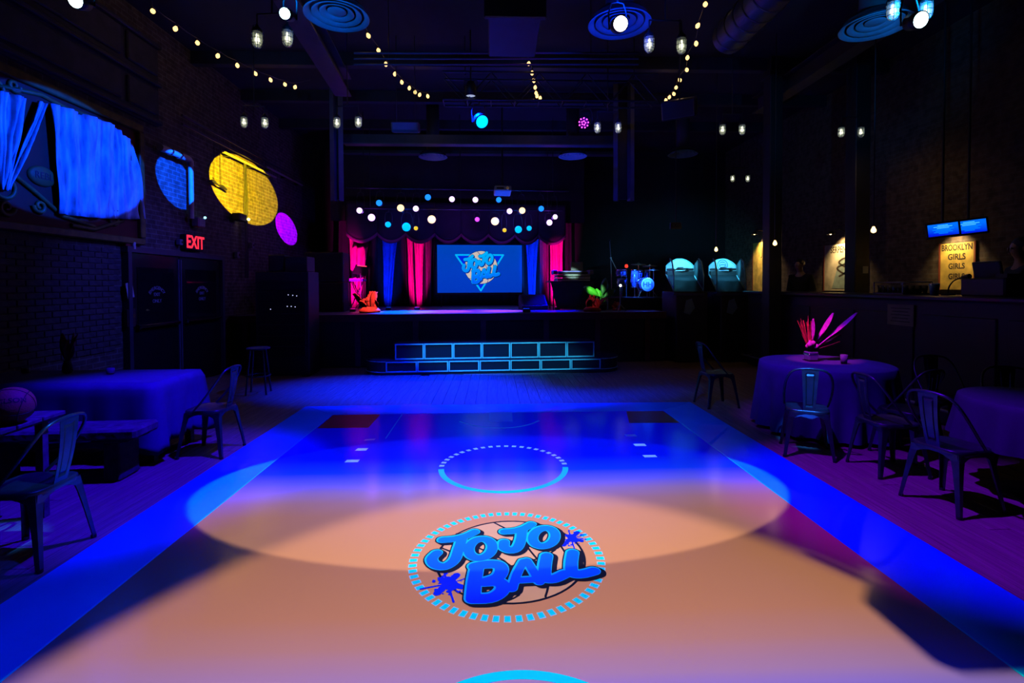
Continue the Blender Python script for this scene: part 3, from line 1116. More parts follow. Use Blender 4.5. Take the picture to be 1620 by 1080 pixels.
STRINGS = [
    ('leftmost string of warm bulbs near the brick wall', [(241, 16), (279, 43), (312, 66), (346, 86), (375, 101), (402, 114), (427, 124), (450, 132), (468, 136)]),
    ('string of warm bulbs swooping from the upper left diffuser', [(556, 2), (566, 25), (581, 54), (598, 78), (610, 99), (625, 115), (635, 128), (648, 137), (657, 144), (665, 148), (676, 150)]),
    ('string of warm bulbs hanging over the middle of the room', [(824, 27), (830, 57), (832, 81), (837, 99), (842, 113), (844, 125), (847, 136), (848, 145), (851, 150), (855, 153)]),
    ('rightmost string of warm bulbs above the court', [(1116, 5), (1106, 38), (1101, 66), (1088, 89), (1086, 109), (1074, 125), (1070, 137), (1065, 147), (1060, 152), (1053, 157)])]
BULB = glow('warm_bulb', (1.0, .60, .20), 2.4)
SOCK = mat('bulb_socket', (0.03, 0.02, 0.015), 0.5)
bulb_me = MB().lathe([(.0005, -.075), (.016, -.068), (.028, -.048), (.030, -.035), (.022, -.016), (.012, 0)], 10).mesh('bulb')
bulb_me.materials.append(BULB)
sock_me = MB().lathe([(.013, -.002), (.014, .03), (.006, .045)], 8).mesh('socket')
sock_me.materials.append(SOCK)
ZSTR = 5.20
for lab, pts in STRINGS:
    q = [at_z(px, py, ZSTR) for px, py in pts]
    t = T('string_lights', lab, 'string lights', q[0])
    wire = []
    for i, a in enumerate(q):
        wire.append(a + Vector((0, 0, .05)) - q[0])
        if i < len(q) - 1:
            wire.append((a + q[i + 1]) / 2 + Vector((0, 0, .035)) - q[0])
    first = wire[0] + Vector((0, 0, ZC - ZSTR - .05))
    last = wire[-1] + (wire[-1] - wire[-3]).normalized() * .25 + Vector((0, 0, .12))
    MB().tube([first] + wire + [last], .006, 6).build('wire', SOCK, t)
    for a in q:
        o = place('bulb', bulb_me, None, t)
        o.location = a - q[0] + Vector((0, 0, .012))
        o.rotation_euler = (random.uniform(-.4, .4), random.uniform(-.5, .5), 0)
        s_ = place('socket', sock_me, None, o)
    for j in (1, len(q) // 2, len(q) - 2):
        point('string_glow', q[j] - Vector((0, 0, .12)), (1, .6, .25), .45, .03)

# caged twin pendants
JAR = mat('pendant_glass', (.9, .95, .85), .15, emit=(.75, .9, .6), estr=.10, alpha=.45, trans=.3)
FIL = glow('pendant_bulb', (1.0, 1.0, .70), 4.0)
CAGE = mat('pendant_cage', (0.30, 0.32, 0.28), 0.4, 0.6)
PAIRS = [((407, 59), (455, 57), 'upper left, beside the blue lamp'), ((533, 192), (567, 191), 'left of the hung monitor'), ((386, 191), (419, 192), 'nearest the brick wall'), ((945, 200), (978, 200), 'right of the magenta lamp'),
         ((1027, 67), (1078, 69), 'upper middle, right of the blue glare'), ((1143, 203), (1174, 203), 'right of the court at mid height'), ((1331, 207), (1362, 207), 'rightmost at mid height'),
         ((1413, 13), (1465, 14), 'top right by the diffuser'), ((1159, 281), (1183, 281), 'low over the arcade machines'), ((1079, 319), (1095, 319), 'lowest and smallest, far right of the stage')]
jar_me = MB().lathe([(.0005, -.10), (.025, -.096), (.042, -.075), (.048, -.03), (.048, .04), (.044, .055)], 14).mesh('glass_jar')
jar_me.materials.append(JAR)
fil_me = MB().lathe([(.0005, -.062), (.014, -.056), (.020, -.035), (.016, -.01), (.009, .03)], 10).mesh('bulb')
fil_me.materials.append(FIL)
cg = MB()
for i in range(6):
    t_ = 2 * PI * i / 6
    pr = [(.052, .055), (.054, .0), (.053, -.05), (.043, -.085), (.02, -.108), (0, -.112)]
    cg.tube([(r_ * math.cos(t_), r_ * math.sin(t_), z_) for r_, z_ in pr], .0035, 5)
for z_, r_ in ((.03, .054), (-.02, .055), (-.07, .049)):
    cg.tube([(r_ * math.cos(k_ * PI / 10), r_ * math.sin(k_ * PI / 10), z_) for k_ in range(20)], .0035, 5, closed=True)
cage_me = cg.mesh('wire_cage')
cage_me.materials.append(CAGE)
cap_me = MB().lathe([(.05, .05), (.055, .062), (.045, .085), (.02, .105), (.012, .13)], 14).mesh('cap')
cap_me.materials.append(BLACKM)
ZP = 4.22
for a, b, where in PAIRS:
    A, B = at_z(a[0], a[1], ZP), at_z(b[0], b[1], ZP)
    t = T('twin_pendant', 'pair of caged pendant bulbs, ' + where, 'pendant light', (A + B) / 2, 0, 'caged twin pendants')
    for q in (A, B):
        l = q - (A + B) / 2
        c_ = place('cap', cap_me, None, t)
        c_.location = l
        for nm, me in (('glass_jar', jar_me), ('bulb', fil_me), ('wire_cage', cage_me)):
            place(nm, me, None, c_)
        MB().cyl(l + Vector((0, 0, .12)), l + Vector((0, 0, .235)), .006, n=6).build('stem', BLACKM, t)
    la, lb = A - (A + B) / 2, B - (A + B) / 2
    MB().cyl(la + Vector((0, 0, .235)), lb + Vector((0, 0, .235)), .008, n=6).build('crossbar', BLACKM, t)
    MB().cyl((0, 0, .235), (0, 0, ZC - ZP), .008, n=6).build('drop_rod', BLACKM, t)

# round ceiling diffusers
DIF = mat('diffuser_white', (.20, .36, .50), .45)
dprof = MB()
for r0, r1, z0, z1 in ((.325, .27, .0, .05), (.245, .19, .018, .06), (.165, .11, .034, .07), (.085, .001, .05, .055)):
    dprof.lathe([(r1, z1), (r0, z0), (r0 + .012, z0 + .006), (r1 + .012, z1 + .006)][:3], 40, cap=False)
ring_me = dprof.mesh('louvre_rings')
ring_me.materials.append(DIF)
neck_me = MB().lathe([(.15, .11), (.15, ZC - 4.5)], 28).mesh('neck')
neck_me.materials.append(jm)
back_me = MB().lathe([(.30, .075), (.27, .11), (.0005, .11)], 28, cap=False).mesh('back_pan')
back_me.materials.append(jm)
for px, py, z_, s_, where in ((533, 27, 4.5, 1, 'upper left, cut by a beam'), (980, 40, 4.5, 1.02, 'behind the glaring blue lamp'), (1385, 43, 4.5, 1.05, 'upper right'), (685, 249, 4.5, .95, 'far, above the left of the stage'), (906, 248, 4.5, .95, 'far, above the right of the stage'), (1080, 245, 4.5, .95, 'far right, beyond the stage')):
    t = T('air_diffuser', 'round louvred ceiling air diffuser, ' + where, 'air vent', at_z(px, py, z_), 0, 'round air diffusers')
    t.scale = (s_, s_, 1)
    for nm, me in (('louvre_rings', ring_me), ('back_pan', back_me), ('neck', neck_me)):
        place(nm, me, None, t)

# glaring beam lamps among the ceiling steel
for px, py, z_, col, lc, pw, lab, rad in ((452, 22, 4.0, (.5, .9, 1.0), (0, .2, 1), 16, 'blue glaring lamp above a pendant at upper left', .035), (981, 38, 4.05, (1, .85, 1.0), (0, .04, 1), 22, 'white hot lamp with blue glare before a diffuser', .05),
                                        (1454, 32, 3.95, (.6, .95, 1.0), (0, .28, 1), 22, 'cyan white lamp beside the upper right diffuser', .05), (122, 1, 4.3, (.7, 1, 1.0), (0, .25, 1), 12, 'cyan lamp at the top left edge', .05)):
    p = at_z(px, py, z_)
    t = par_can('beam_lamp', lab, p, rad * 1.3, 'b', None, .35, 0, .3, glow('beam_' + lab.split()[0] + str(px), col, 9))
    tg = {452: (533, 27), 981: (980, 40), 1454: (1385, 43), 122: (150, -20)}[px]
    spot('beam_lamp_spill', p + Vector((0, -.12, .12)), at_z(tg[0], tg[1], 4.5), lc, pw * 5, 62, .7, .04)

# ducts, beams, pipes
DUCT = mat('duct_metal', (.20, .22, .26), .45, .3, scale=3)
p = at_y(1152, 60, 5.8)
t = T('spiral_duct', 'ribbed round ventilation duct running forward at upper right', 'duct', p)
MB().cyl((0, 0, 0), (0, -5.6, 0), .19, n=28).build('pipe', DUCT, t)
for i in range(26):
    MB().lathe([(.188, -.012), (.203, 0), (.188, .012)], 24, Matrix.Translation((0, -.1 - i * .2, 0)) @ Matrix.Rotation(PI / 2, 4, 'X')).build('rib', DUCT, t)
STEEL = mat('beam_steel', (.05, .05, .07), .5, .2)


def ibeam(name, label, p, q, w=.16, h=.26):
    o = T(name, label, 'beam', p)
    d = Vector(q) - Vector(p)
    L = d.length
    M = d.to_track_quat('Y', 'Z').to_matrix().to_4x4()
    for nm, c_, s_ in (('flange', (0, L / 2, h / 2), (w, L, .02)), ('flange', (0, L / 2, -h / 2), (w, L, .02)), ('web', (0, L / 2, 0), (.016, L, h - .02))):
        mb = MB()
        mb.box(c_, s_)
        me = mb.mesh(nm)
        me.transform(M)
        place(nm, me, STEEL, o)
    return o


ibeam('steel_beam', 'dark steel beam running forward at upper left', at_y(543, 138, 8.4), at_y(430, -60, 4.9), .26, .28)
ibeam('steel_beam', 'dark steel beam running forward at upper right', (5.3, 9.8, 5.2), (5.3, 0.5, 5.2), .25, .3)
o = T('vent_box', 'dark square air duct in the middle of the ceiling', 'duct', at_y(815, 10, 4.6))
MB().box((0, .42, .1), (.50, .8, .38), bev=.01).build('duct_body', mat('duct_dark', (.03, .03, .05), .5), o)
MB().box((0, -.02, .1), (.57, .05, .45), bev=.01).build('duct_flange', MATS['duct_dark'], o)
for i, (py, y) in enumerate(((84, 6.8), (93, 6.92), (102, 7.04))):
    a, b = at_y(560, py, y), at_y(1010, py, y)
    o = T('conduit_pipe', '%s of three thin pipes crossing the ceiling' % ('topmost', 'middle', 'lowest')[i], 'pipe', a)
    MB().cyl((0, 0, 0), b - a, .014, n=8).build('pipe', mat('conduit', (.06, .05, .08), .4, .4), o)
    for k_ in (.12, .83):
        q = (b - a) * k_
        MB().cyl(q, q + Vector((0, 0, ZC - (a + q).z)), .005, n=6).build('hanger_rod', BLACKM, o)
p = at_y(640, 200, 8.1)
o = T('hung_monitor', 'small flat monitor speaker hung below the ceiling left of centre', 'speaker', p)
MB().box((0, .12, .02), (.44, .22, .16), Matrix.Rotation(.25, 4, 'X'), .015).build('cabinet', mat('monitor_case', (.06, .06, .09), .4), o)
MB().box((0, -.005, .0), (.38, .012, .11), Matrix.Rotation(.25, 4, 'X')).build('grille', mat('monitor_grille', (.10, .10, .14), .5), o)
for s in (-.15, .15):
    MB().cyl((s, .12, .1), (s, .12, ZC - p.z), .006, n=6).build('hanging_rod', BLACKM, o)
p = at_y(1075, 172, 7.6)
o = T('hung_speaker', 'angled loudspeaker hung at the end of the right bulb string', 'speaker', p, R(-30))
MB().box((0, 0, 0), (.5, .3, .28), Matrix.Rotation(.4, 4, 'X'), .02).build('cabinet', MATS['monitor_case'], o)
MB().box((0, -.155, -.06), (.44, .012, .22), Matrix.Rotation(.4, 4, 'X')).build('grille', BLACK, o)
MB().cyl((0, 0, .1), (0, 0, ZC - p.z), .012, n=8).build('hanging_rod', BLACKM, o)
# projector over the stage
p = at_s(795, 302, 11.0)
o = T('projector', 'pale video projector hung over the stage lamps', 'projector', p, SA)
MB().box((0, 0, 0), (.37, .30, .13), Matrix.Rotation(-.25, 4, 'X'), .02).build('body', WHITE, o)
MB().cyl((.09, -.15, .02), (.09, -.19, .03), .035).build('lens', CHROME, o)
MB().box((-.06, -.145, .035), (.16, .012, .04), Matrix.Rotation(-.25, 4, 'X')).build('vent_grille', BLACK, o)
MB().cyl((0, .03, .05), (0, .03, ZC - p.z), .02, n=8).build('drop_pole', BLACKM, o)
# beams across before the stage
for (py, y, h, lab) in ((222, 10.4, .26, 'dark beam with a blue sheen crossing above the stage'), (242, 12.95, .12, 'slim dark pipe edge crossing below the beam over the stage')):
    a, b = at_y(545, py, y), at_y(985, py, y)
    o = T('cross_beam', lab, 'beam', (a + b) / 2)
    MB().box((0, 0, 0), ((b - a).length, .14, h * .7)).build('web', STEEL, o)
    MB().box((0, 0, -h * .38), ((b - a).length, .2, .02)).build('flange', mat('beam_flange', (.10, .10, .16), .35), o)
# steel columns either side of the stage
for px, w_, lab, yy in ((534, 17, 'slim steel column left of the stage lamps', 10.0), (986, 30, 'broad steel column right of the stage lamps', 10.1)):
    p = at_y(px, 280, yy)
    top, bot = ZC, at_y(px, 318, yy).z
    o = T('hanging_post', lab + ', ending above the drapes', 'post', (p.x, p.y, bot))
    ww = w_ * yy / F
    h_ = top - bot
    for s in (-1, 1):
        MB().box((s * (ww / 2 - .04), 0, h_ / 2), (.09, .12, h_), Matrix.Rotation(s * .35, 4, 'Z')).build('flange', mat('post_paint', (.12, .12, .2), .5), o)
    MB().box((0, .05, h_ / 2 + .02), (ww * .5, .03, h_ - .04)).build('web', BLACKM, o)
spot('post_blue', (-.3, 6.2, 4.6), at_y(534, 270, 10), BLUE, 120, 22, .6)
spot('post_blue', (1.0, 6.2, 4.6), at_y(986, 275, 10.1), BLUE, 110, 22, .6)
spot('step_spot', (0.1, 5.9, 4.5), (0.1, 9.25, .3), (.05, .42, 1), 1900, 7.5, .6, .03, (5.4, 1, 1))

# ------------------------------------------------------------------ left wall
KL = XL / -4.4


def ky(y):
    return y * KL


def kz(z):
    return CAMH + (z - CAMH) * KL


def wl_(px, py, x=XL):
    return at_x(px, py, x)


SATIN = mat('mural_drape', (.50, .56, .60), .5, var=.6, scale=5, stretch=(1, 3, .6))
MRED = mat('mural_red', (.16, .02, .003), .7)
GILT = mat('mural_gilt', (.20, .15, .025), .5, var=.4, scale=9)
m0 = Vector((XL, ky(4.75), kz(2.2)))
mural = T('carved_wall_panel', 'carved wall panel of pale drapes over dark red with gilt scrolls on the left wall', 'wall panel', m0)
Y0, Y1, Z0, Z1 = ky(3.0), ky(6.28), kz(2.22), kz(3.56)


def loc(p):
    return Vector(p) - m0


MB().box((.02, (Y0 + Y1) / 2 - m0.y, (Z0 + Z1) / 2 - m0.z), (.038, Y1 - Y0, Z1 - Z0)).build('backing', MRED, mural)
for nm, c_, s_ in (('frame_rail', (.05, (Y0 + Y1) / 2, Z1 + .03), (.1, Y1 - Y0 + .16, .11)), ('frame_rail', (.05, (Y0 + Y1) / 2, Z0 - .03), (.1, Y1 - Y0 + .16, .09)), ('frame_stile', (.05, Y1 + .04, (Z0 + Z1) / 2), (.1, .1, Z1 - Z0 - .052)), ('frame_stile', (.05, Y0 - .04, (Z0 + Z1) / 2), (.1, .1, Z1 - Z0 - .052))):
    MB().box((c_[0], c_[1] - m0.y, c_[2] - m0.z), s_, bev=.012).build(nm, GILT, mural)


def scroll(cy, cz, r, turns=1.4, dirn=1, ph=0.0, tail=None):
    cy, cz, r = ky(cy), kz(cz), r * KL
    tail = [(ky(a_), kz(b_)) for a_, b_ in tail] if tail else None
    pts = []
    for i in range(22):
        t = ph + dirn * turns * 2 * PI * i / 21
        rr = r * (1 - .8 * i / 21)
        pts.append((.05, cy - m0.y + math.cos(t) * rr, cz - m0.z + math.sin(t) * rr))
    if tail:
        pts = [loc((XL + .05, *q)) for q in tail] + pts
    return MB().tube(pts, [.016 + .012 * (1 - i / len(pts)) for i in range(len(pts))], 6)


for cy, cz, r, d, ph, tl in ((4.55, 3.40, .10, 1, PI, [(5.4, 3.45), (5.0, 3.50)]), (4.72, 3.48, .06, -1, 0, None), (5.75, 3.35, .13, -1, PI / 2, [(5.0, 3.40), (5.4, 3.48)]), (6.05, 3.28, .10, 1, PI / 2, [(6.2, 2.7), (6.2, 3.1)]),
                             (4.62, 2.55, .16, 1, PI / 2, [(5.6, 2.30), (5.2, 2.36), (4.9, 2.55)]), (4.62, 2.36, .08, -1, 0, None), (4.95, 2.42, .07, 1, PI, None), (4.45, 2.40, .09, -1, PI, None), (5.9, 2.42, .12, 1, 0, [(5.3, 2.28), (5.6, 2.27)])):
    scroll(cy, cz, r, 1.3, d, ph, tl).build('scrollwork', GILT, mural)
ov = wl_(67, 279, XL + .05) - m0
mb = MB().lathe([(.0005, .022), (.85, .02), (1.0, 0), (1.0, -.02)], 32, Matrix.Translation(ov) @ Matrix.Rotation(PI / 2, 4, 'Y') @ Matrix.Diagonal((.115, .18, 1, 1)))
mb.build('oval_plaque', mat('plaque', (.22, .12, .02), .6), mural)
text('plaque_lettering', 'REBL', .11, mat('plaque_ink', (.05, .02, .02), .6), mural, Matrix.Translation(ov + Vector((.024, 0, 0))) @ Matrix.Rotation(PI / 2, 4, 'Z') @ Matrix.Rotation(PI / 2, 4, 'X'))


def wall_drape(tops, bots, folds, amp=.03):
    A = [wl_(*p, XL + .09) for p in tops]
    B = [wl_(*p, XL + .09) for p in bots]

    def along(L, u):
        t = u * (len(L) - 1)
        i = min(int(t), len(L) - 2)
        return L[i].lerp(L[i + 1], t - i)

    def P(u, v):
        p = along(A, u).lerp(along(B, u), v) - m0
        p.x += amp * math.sin(u * folds * 2 * PI + 1.2 * math.sin(v * 3)) + amp * .5 * math.sin(u * folds * 5.3 * PI + v * 4) + .4 * amp * math.sin(v * 9 + u * 17)
        return p
    MB().grid(P, int(folds * 12) + 8, 16).build('carved_drape', SATIN, mural, None, .012)


wall_drape([(78, 163), (110, 172), (150, 186), (183, 199), (192, 212), (212, 228)], [(93, 338), (125, 342), (155, 345), (185, 346), (208, 347), (229, 346)], 6, .026)
wall_drape([(-60, 140), (0, 144), (44, 156)], [(-40, 296), (0, 300), (9, 300)], 4, .03)
wall_drape([(60, 160), (72, 164)], [(5, 302), (14, 300)], 1.2, .025)
spot('mural_blue', (-1.7, 6.2, 4.1), (XL, ky(5.22), kz(2.98)), (0, .040, 1), 1700, 30, .06, .02, (1.5, .76, 1))
# other beams on the brick
spot('brick_blue', (-2.3, 5.8, 4.6), wl_(276, 287), (0, .06, 1), 6000, 10.5, .05, .01)
spot('brick_yellow', (-2.7, 5.9, 3.9), wl_(380, 297), (1, .68, .0), 13000, 14.5, .03, .008)
spot('brick_violet', (-2.5, 8.6, 4.1), wl_(452, 361), (.22, .0, 1), 22000, 8.2, .03, .008)
spot('brick_dim', (1.5, 6.0, 4.8), (XL, 10.5, 2.4), (.25, .05, 1), 90, 50, .9)

spot('door_blue', (-0.9, 6.8, 4.5), (XL, 7.6, 1.3), (0.04, .05, 1), 420, 44, .9, .03)

# panelled gallery front above the carved panel
GAL = mat('gallery_panel', (.05, .048, .06), .7, var=.3)
gal = T('gallery_front', 'dark panelled gallery front above the carved wall panel', 'gallery', (XL, 4.9, kz(3.72)))
MB().box((.03, 0, .62), (.05, 6.0, 1.24)).build('boarding', mat('gallery_dark', (.03, .03, .04), .7), gal)
for i, (ya, yb) in enumerate(((-2.9, -.75), (-.62, 2.2), (2.32, 2.95))):
    MB().box((.075, (ya + yb) / 2, .34), (.04, yb - ya, .38), bev=.015).build('raised_panel', GAL, gal)
    MB().box((.075, (ya + yb) / 2, .95), (.04, yb - ya, .40), bev=.015).build('raised_panel', GAL, gal)
for z_ in (.05, .62, 1.2):
    MB().box((.09, 0, z_), (.07, 6.0, .06), bev=.01).build('rail', GAL, gal)

# pipes on the brick
YPIPE = mat('wall_pipe', (.55, .5, .42), .35, .2)
for (a, b, lab) in (((353, 240), (436, 281), 'lower pale conduit running along the brick above the yellow light'), ((422, 264), (478, 294), 'upper pale conduit continuing towards the stage')):
    p, q = wl_(*a, XL + .12), wl_(*b, XL + .12)
    q.z = p.z
    t = T('wall_conduit', lab, 'pipe', p)
    MB().cyl((0, 0, 0), q - p, .026, n=10).build('pipe', YPIPE, t)
    for s in (.1, .5, .9):
        l = (q - p) * s
        MB().box(l + Vector((-.06, 0, 0)), (.12, .03, .07)).build('bracket', BLACKM, t)
rail_m = mat('rail_dark', (.10, .08, .12), .35, .4)
for z_, lab in ((4.02, 'upper of two thin dark rails along the brick wall'), (3.9, 'lower of two thin dark rails along the brick wall')):
    o = MB().cyl((0, 0, 0), (0, 4.2, 0), .02, n=8).build('wall_rail', rail_m)
    o.location = (XL + .1, 8.4, kz(z_))
    tag(o, lab, 'pipe')
p, q, r_ = wl_(253, 233, XL + .12), wl_(301, 252, XL + .12), wl_(305, 346, XL + .12)
q.z = p.z
r_.y = q.y
t = T('downpipe', 'pale insulated pipe bending down the brick beside the door', 'pipe', p)
q1, r1 = q - p, r_ - p
MB().cyl((0, 0, 0), q1 - Vector((0, .06, 0)), .055, n=14).build('upper_run', WHITE, t)
MB().tube([q1 - Vector((0, .10, 0)), q1 - Vector((0, .03, .005)), q1 - Vector((0, -.0, .03)), q1 - Vector((0, -.01, .1))], .05, 12).build('elbow', WHITE, t)
MB().cyl(q1 - Vector((0, -.01, .09)), Vector((q1.x, q1.y + .01, r1.z)), .038, n=14).build('drop', WHITE, t)
for s in (.25, .7):
    MB().box(q1 * s + Vector((-.06, 0, 0)), (.12, .03, .05)).build('wall_bracket', BLACKM, t)
for s in (.3, .6):
    MB().lathe([(.05, -.02), (.062, -.02), (.062, .02), (.05, .02)], 14, Matrix.Translation(q1 * s) @ Matrix.Rotation(PI / 2, 4, 'X')).build('clamp', CHROME, t)
p = wl_(314, 352, XL + .1)
t = T('emergency_lamp', 'small pale emergency lamp box at the foot of the pipe', 'lamp', p)
MB().box((0, 0, 0), (.14, .2, .17), bev=.02).build('box', mat('lamp_box', (.3, .32, .36), .5), t)
MB().sphere((.05, .11, .10), .022, 10, 6).build('lamp_head', glow('em_lamp', (.25, .8, 1.0), 3.0), t)
# cable bundle and speaker on the yellow patch
p = wl_(388, 256, XL + .1)
t = T('cable_bundle', 'bundle of black cables hanging down the brick through the yellow light', 'cable', p)
dz = p.z - wl_(388, 440, XL + .1).z
for i in range(5):
    oy = (i - 2) * .028
    MB().tube([(.0, oy + .02 * math.sin(j * 1.3 + i), -dz * j / 9) for j in range(10)], .009, 6).build('cable', BLACK, t)
p = wl_(383, 344, XL + .2)
t = T('wall_speaker', 'small black wall speaker with a bright lamp on the yellow light', 'speaker', p)
MB().box((-.05, 0, 0), (.16, .30, .15), bev=.015).build('cabinet', BLACK, t)
MB().box((-.16, 0, 0), (.08, .06, .06)).build('bracket', BLACKM, t)
MB().sphere((.03, .2, -.01), .03, 10, 6).build('lamp', glow('sp_lamp', (1, .9, .2), 6), t)
p = wl_(345, 290, XL + .1)
t = T('lamp_shadow_shape', 'thin black shape modelled for the shadow of twin lamps in the yellow light', 'lamp', p)  # black shape and cords stand in for a hanging lamp pair's cast shadow
MB().tube([(0, -.28, -.01), (0, -.16, .01), (0, 0, -.03), (0, .14, -.03), (0, .28, -.06)], [.02, .035, .01, .03, .02], 8).build('holder', BLACK, t)
for s in (-.12, .1):
    MB().cyl((0, s, 0), (0, s, .75), .006, n=6).build('cord', BLACK, t)

# double exit doors
DOORM = mat('door_black', (.012, .012, .016), .25)
DFR = mat('door_frame', (.05, .055, .08), .45)
DTXT = mat('door_lettering', (.32, .36, .42), .5)
ydoor = [ky(6.10), ky(7.05), ky(8.08)]
zd = 2.13
for i in range(2):
    ya, yb = ydoor[i] + .01, ydoor[i + 1] - .01
    yc = (ya + yb) / 2
    d = S(T('door_%d' % (i + 1), ('left' if i == 0 else 'right') + ' leaf of the black exit doors with arched lettering and push bar', 'door', (XL, yc, 0)))
    w = yb - ya
    MB().box((.03, 0, zd / 2 + .005), (.05, w, zd - .02), bev=.004).build('leaf', DOORM, d)
    MB().box((.058, 0, 1.45), (.008, w * .74, .95)).build('glass_pane', mat('door_glass', (.01, .01, .014), .06), d)
    zb = 1.06
    MB().cyl((.11, -w * .42, zb), (.11, w * .42, zb), .022).build('push_bar', CHROME, d)
    for s in (-.4, .4):
        MB().box((.08, s * w, zb), (.06, .05, .07)).build('bar_bracket', BLACKM, d)
    MB().box((.062, (w / 2 - .02) * (1 if i == 0 else -1), zd / 2), (.014, .02, zd - .1)).build('meeting_strip', mat('door_strip', (.12, .13, .2), .4), d)
    Mt = Matrix.Rotation(PI / 2, 4, 'Z') @ Matrix.Rotation(PI / 2, 4, 'X')
    word = 'EMERGENCY'
    for j, ch in enumerate(word):
        a_ = (j - 4) * .22
        me = text_mesh(ch, .072, .001, .0015)
        me.materials.clear()
        me.transform(Matrix.Translation((.064, math.sin(a_) * .2, 1.42 + math.cos(a_) * .2)) @ Mt @ Matrix.Rotation(-a_, 4, 'Z'))
        place('lettering', me, DTXT, d)
    text('lettering', 'EXIT', .07, DTXT, d, Matrix.Translation((.064, 0, 1.52)) @ Mt, .001, .001)
    text('lettering', 'ONLY', .075, DTXT, d, Matrix.Translation((.064, 0, 1.42)) @ Mt, .001, .001)
fr_ = MB()
fr_.box((XL + .05, (ydoor[0] + ydoor[2]) / 2, zd + .04), (.1, ydoor[2] - ydoor[0] + .16, .08)).box((XL + .05, ydoor[0] - .035, zd / 2), (.1, .07, zd)).box((XL + .05, ydoor[2] + .035, zd / 2), (.1, .07, zd))
S(fr_.build('trim_7', DFR))
# exit sign
p = wl_(310, 384, XL + .12)
t = T('exit_sign', 'red lettered exit sign above the black doors', 'sign', p)
MB().box((-.06, 0, 0), (.1, .50, .26), bev=.01).build('box', BLACK, t)
text('lettering', 'EXIT', .30, glow('exit_red', (1.0, .02, .04), 1.6), t, Matrix.Translation((-.006, 0, -.005)) @ Matrix.Rotation(PI / 2, 4, 'Z') @ Matrix.Rotation(PI / 2, 4, 'X') @ Matrix.Diagonal((.82, 1, 1, 1)), .002, .006)
p = wl_(207, 388, XL + .08)
t = T('fire_alarm', 'small red fire alarm with a pale strobe above the door corner', 'alarm', p)
MB().box((-.03, -.02, 0), (.05, .12, .13), bev=.01).build('box', mat('alarm_red', (.35, .02, .02), .5), t)
MB().box((0, .05, 0), (.05, .05, .11), bev=.01).build('strobe', WHITE, t)
p = wl_(205, 459, XL + .08)
t = T('hanging_notice', 'tilted pale notice card hanging on a string left of the doors', 'notice', p)
MB().box((0, 0, 0), (.012, .13, .22), Matrix.Rotation(.2, 4, 'X')).build('card', WHITE, t)
MB().tube([(-.03, -.02, .11), (-.05, 0, .42)], .005, 6).build('string', BLACK, t)
p = wl_(208, 503, XL + .08)
t = T('pull_station', 'dark red wall box left of the push bar', 'alarm', p)
MB().box((-.02, 0, 0), (.06, .16, .26), bev=.01).build('box', mat('box_red', (.08, .02, .025), .5), t)
MB().box((.012, 0, .03), (.015, .1, .05)).build('handle', MATS['plaque'], t)
for (px, py, lab, w) in ((402, 388, 'small pale box right of the hanging cables', .08), (379, 403, 'narrow pale switch plate right of the doors', .09), (289, 383, 'round pale button left of the exit sign', .07)):
    p = wl_(px, py, XL + .11)
    t = T('switch_plate', lab, 'switch', p)
    MB().box((-.05, 0, 0), (.08, w, w * 1.4), bev=.01).build('plate', mat('switch_paint', (.25, .27, .32), .5), t)
    MB().box((-.003, 0, 0), (.012, w * .3, w * .5)).build('toggle', BLACKM, t)
# dark brick pier left of the doors
bk_me = MB().box((0, 0, 0), (.016, .205, .064), bev=.004).mesh('brick')
bk_me.materials.append(mat('pier_brick', (.10, .08, .085), .8, var=.4, scale=10, bump=.3))
for r_ in range(19):
    for c_ in range(10):
        o = place('brick', bk_me, None, wl)
        o.location = (XL + .004 + random.uniform(0, .004), 4.95 + c_ * .215 + (.107 if r_ % 2 else 0), .80 + r_ * .074)

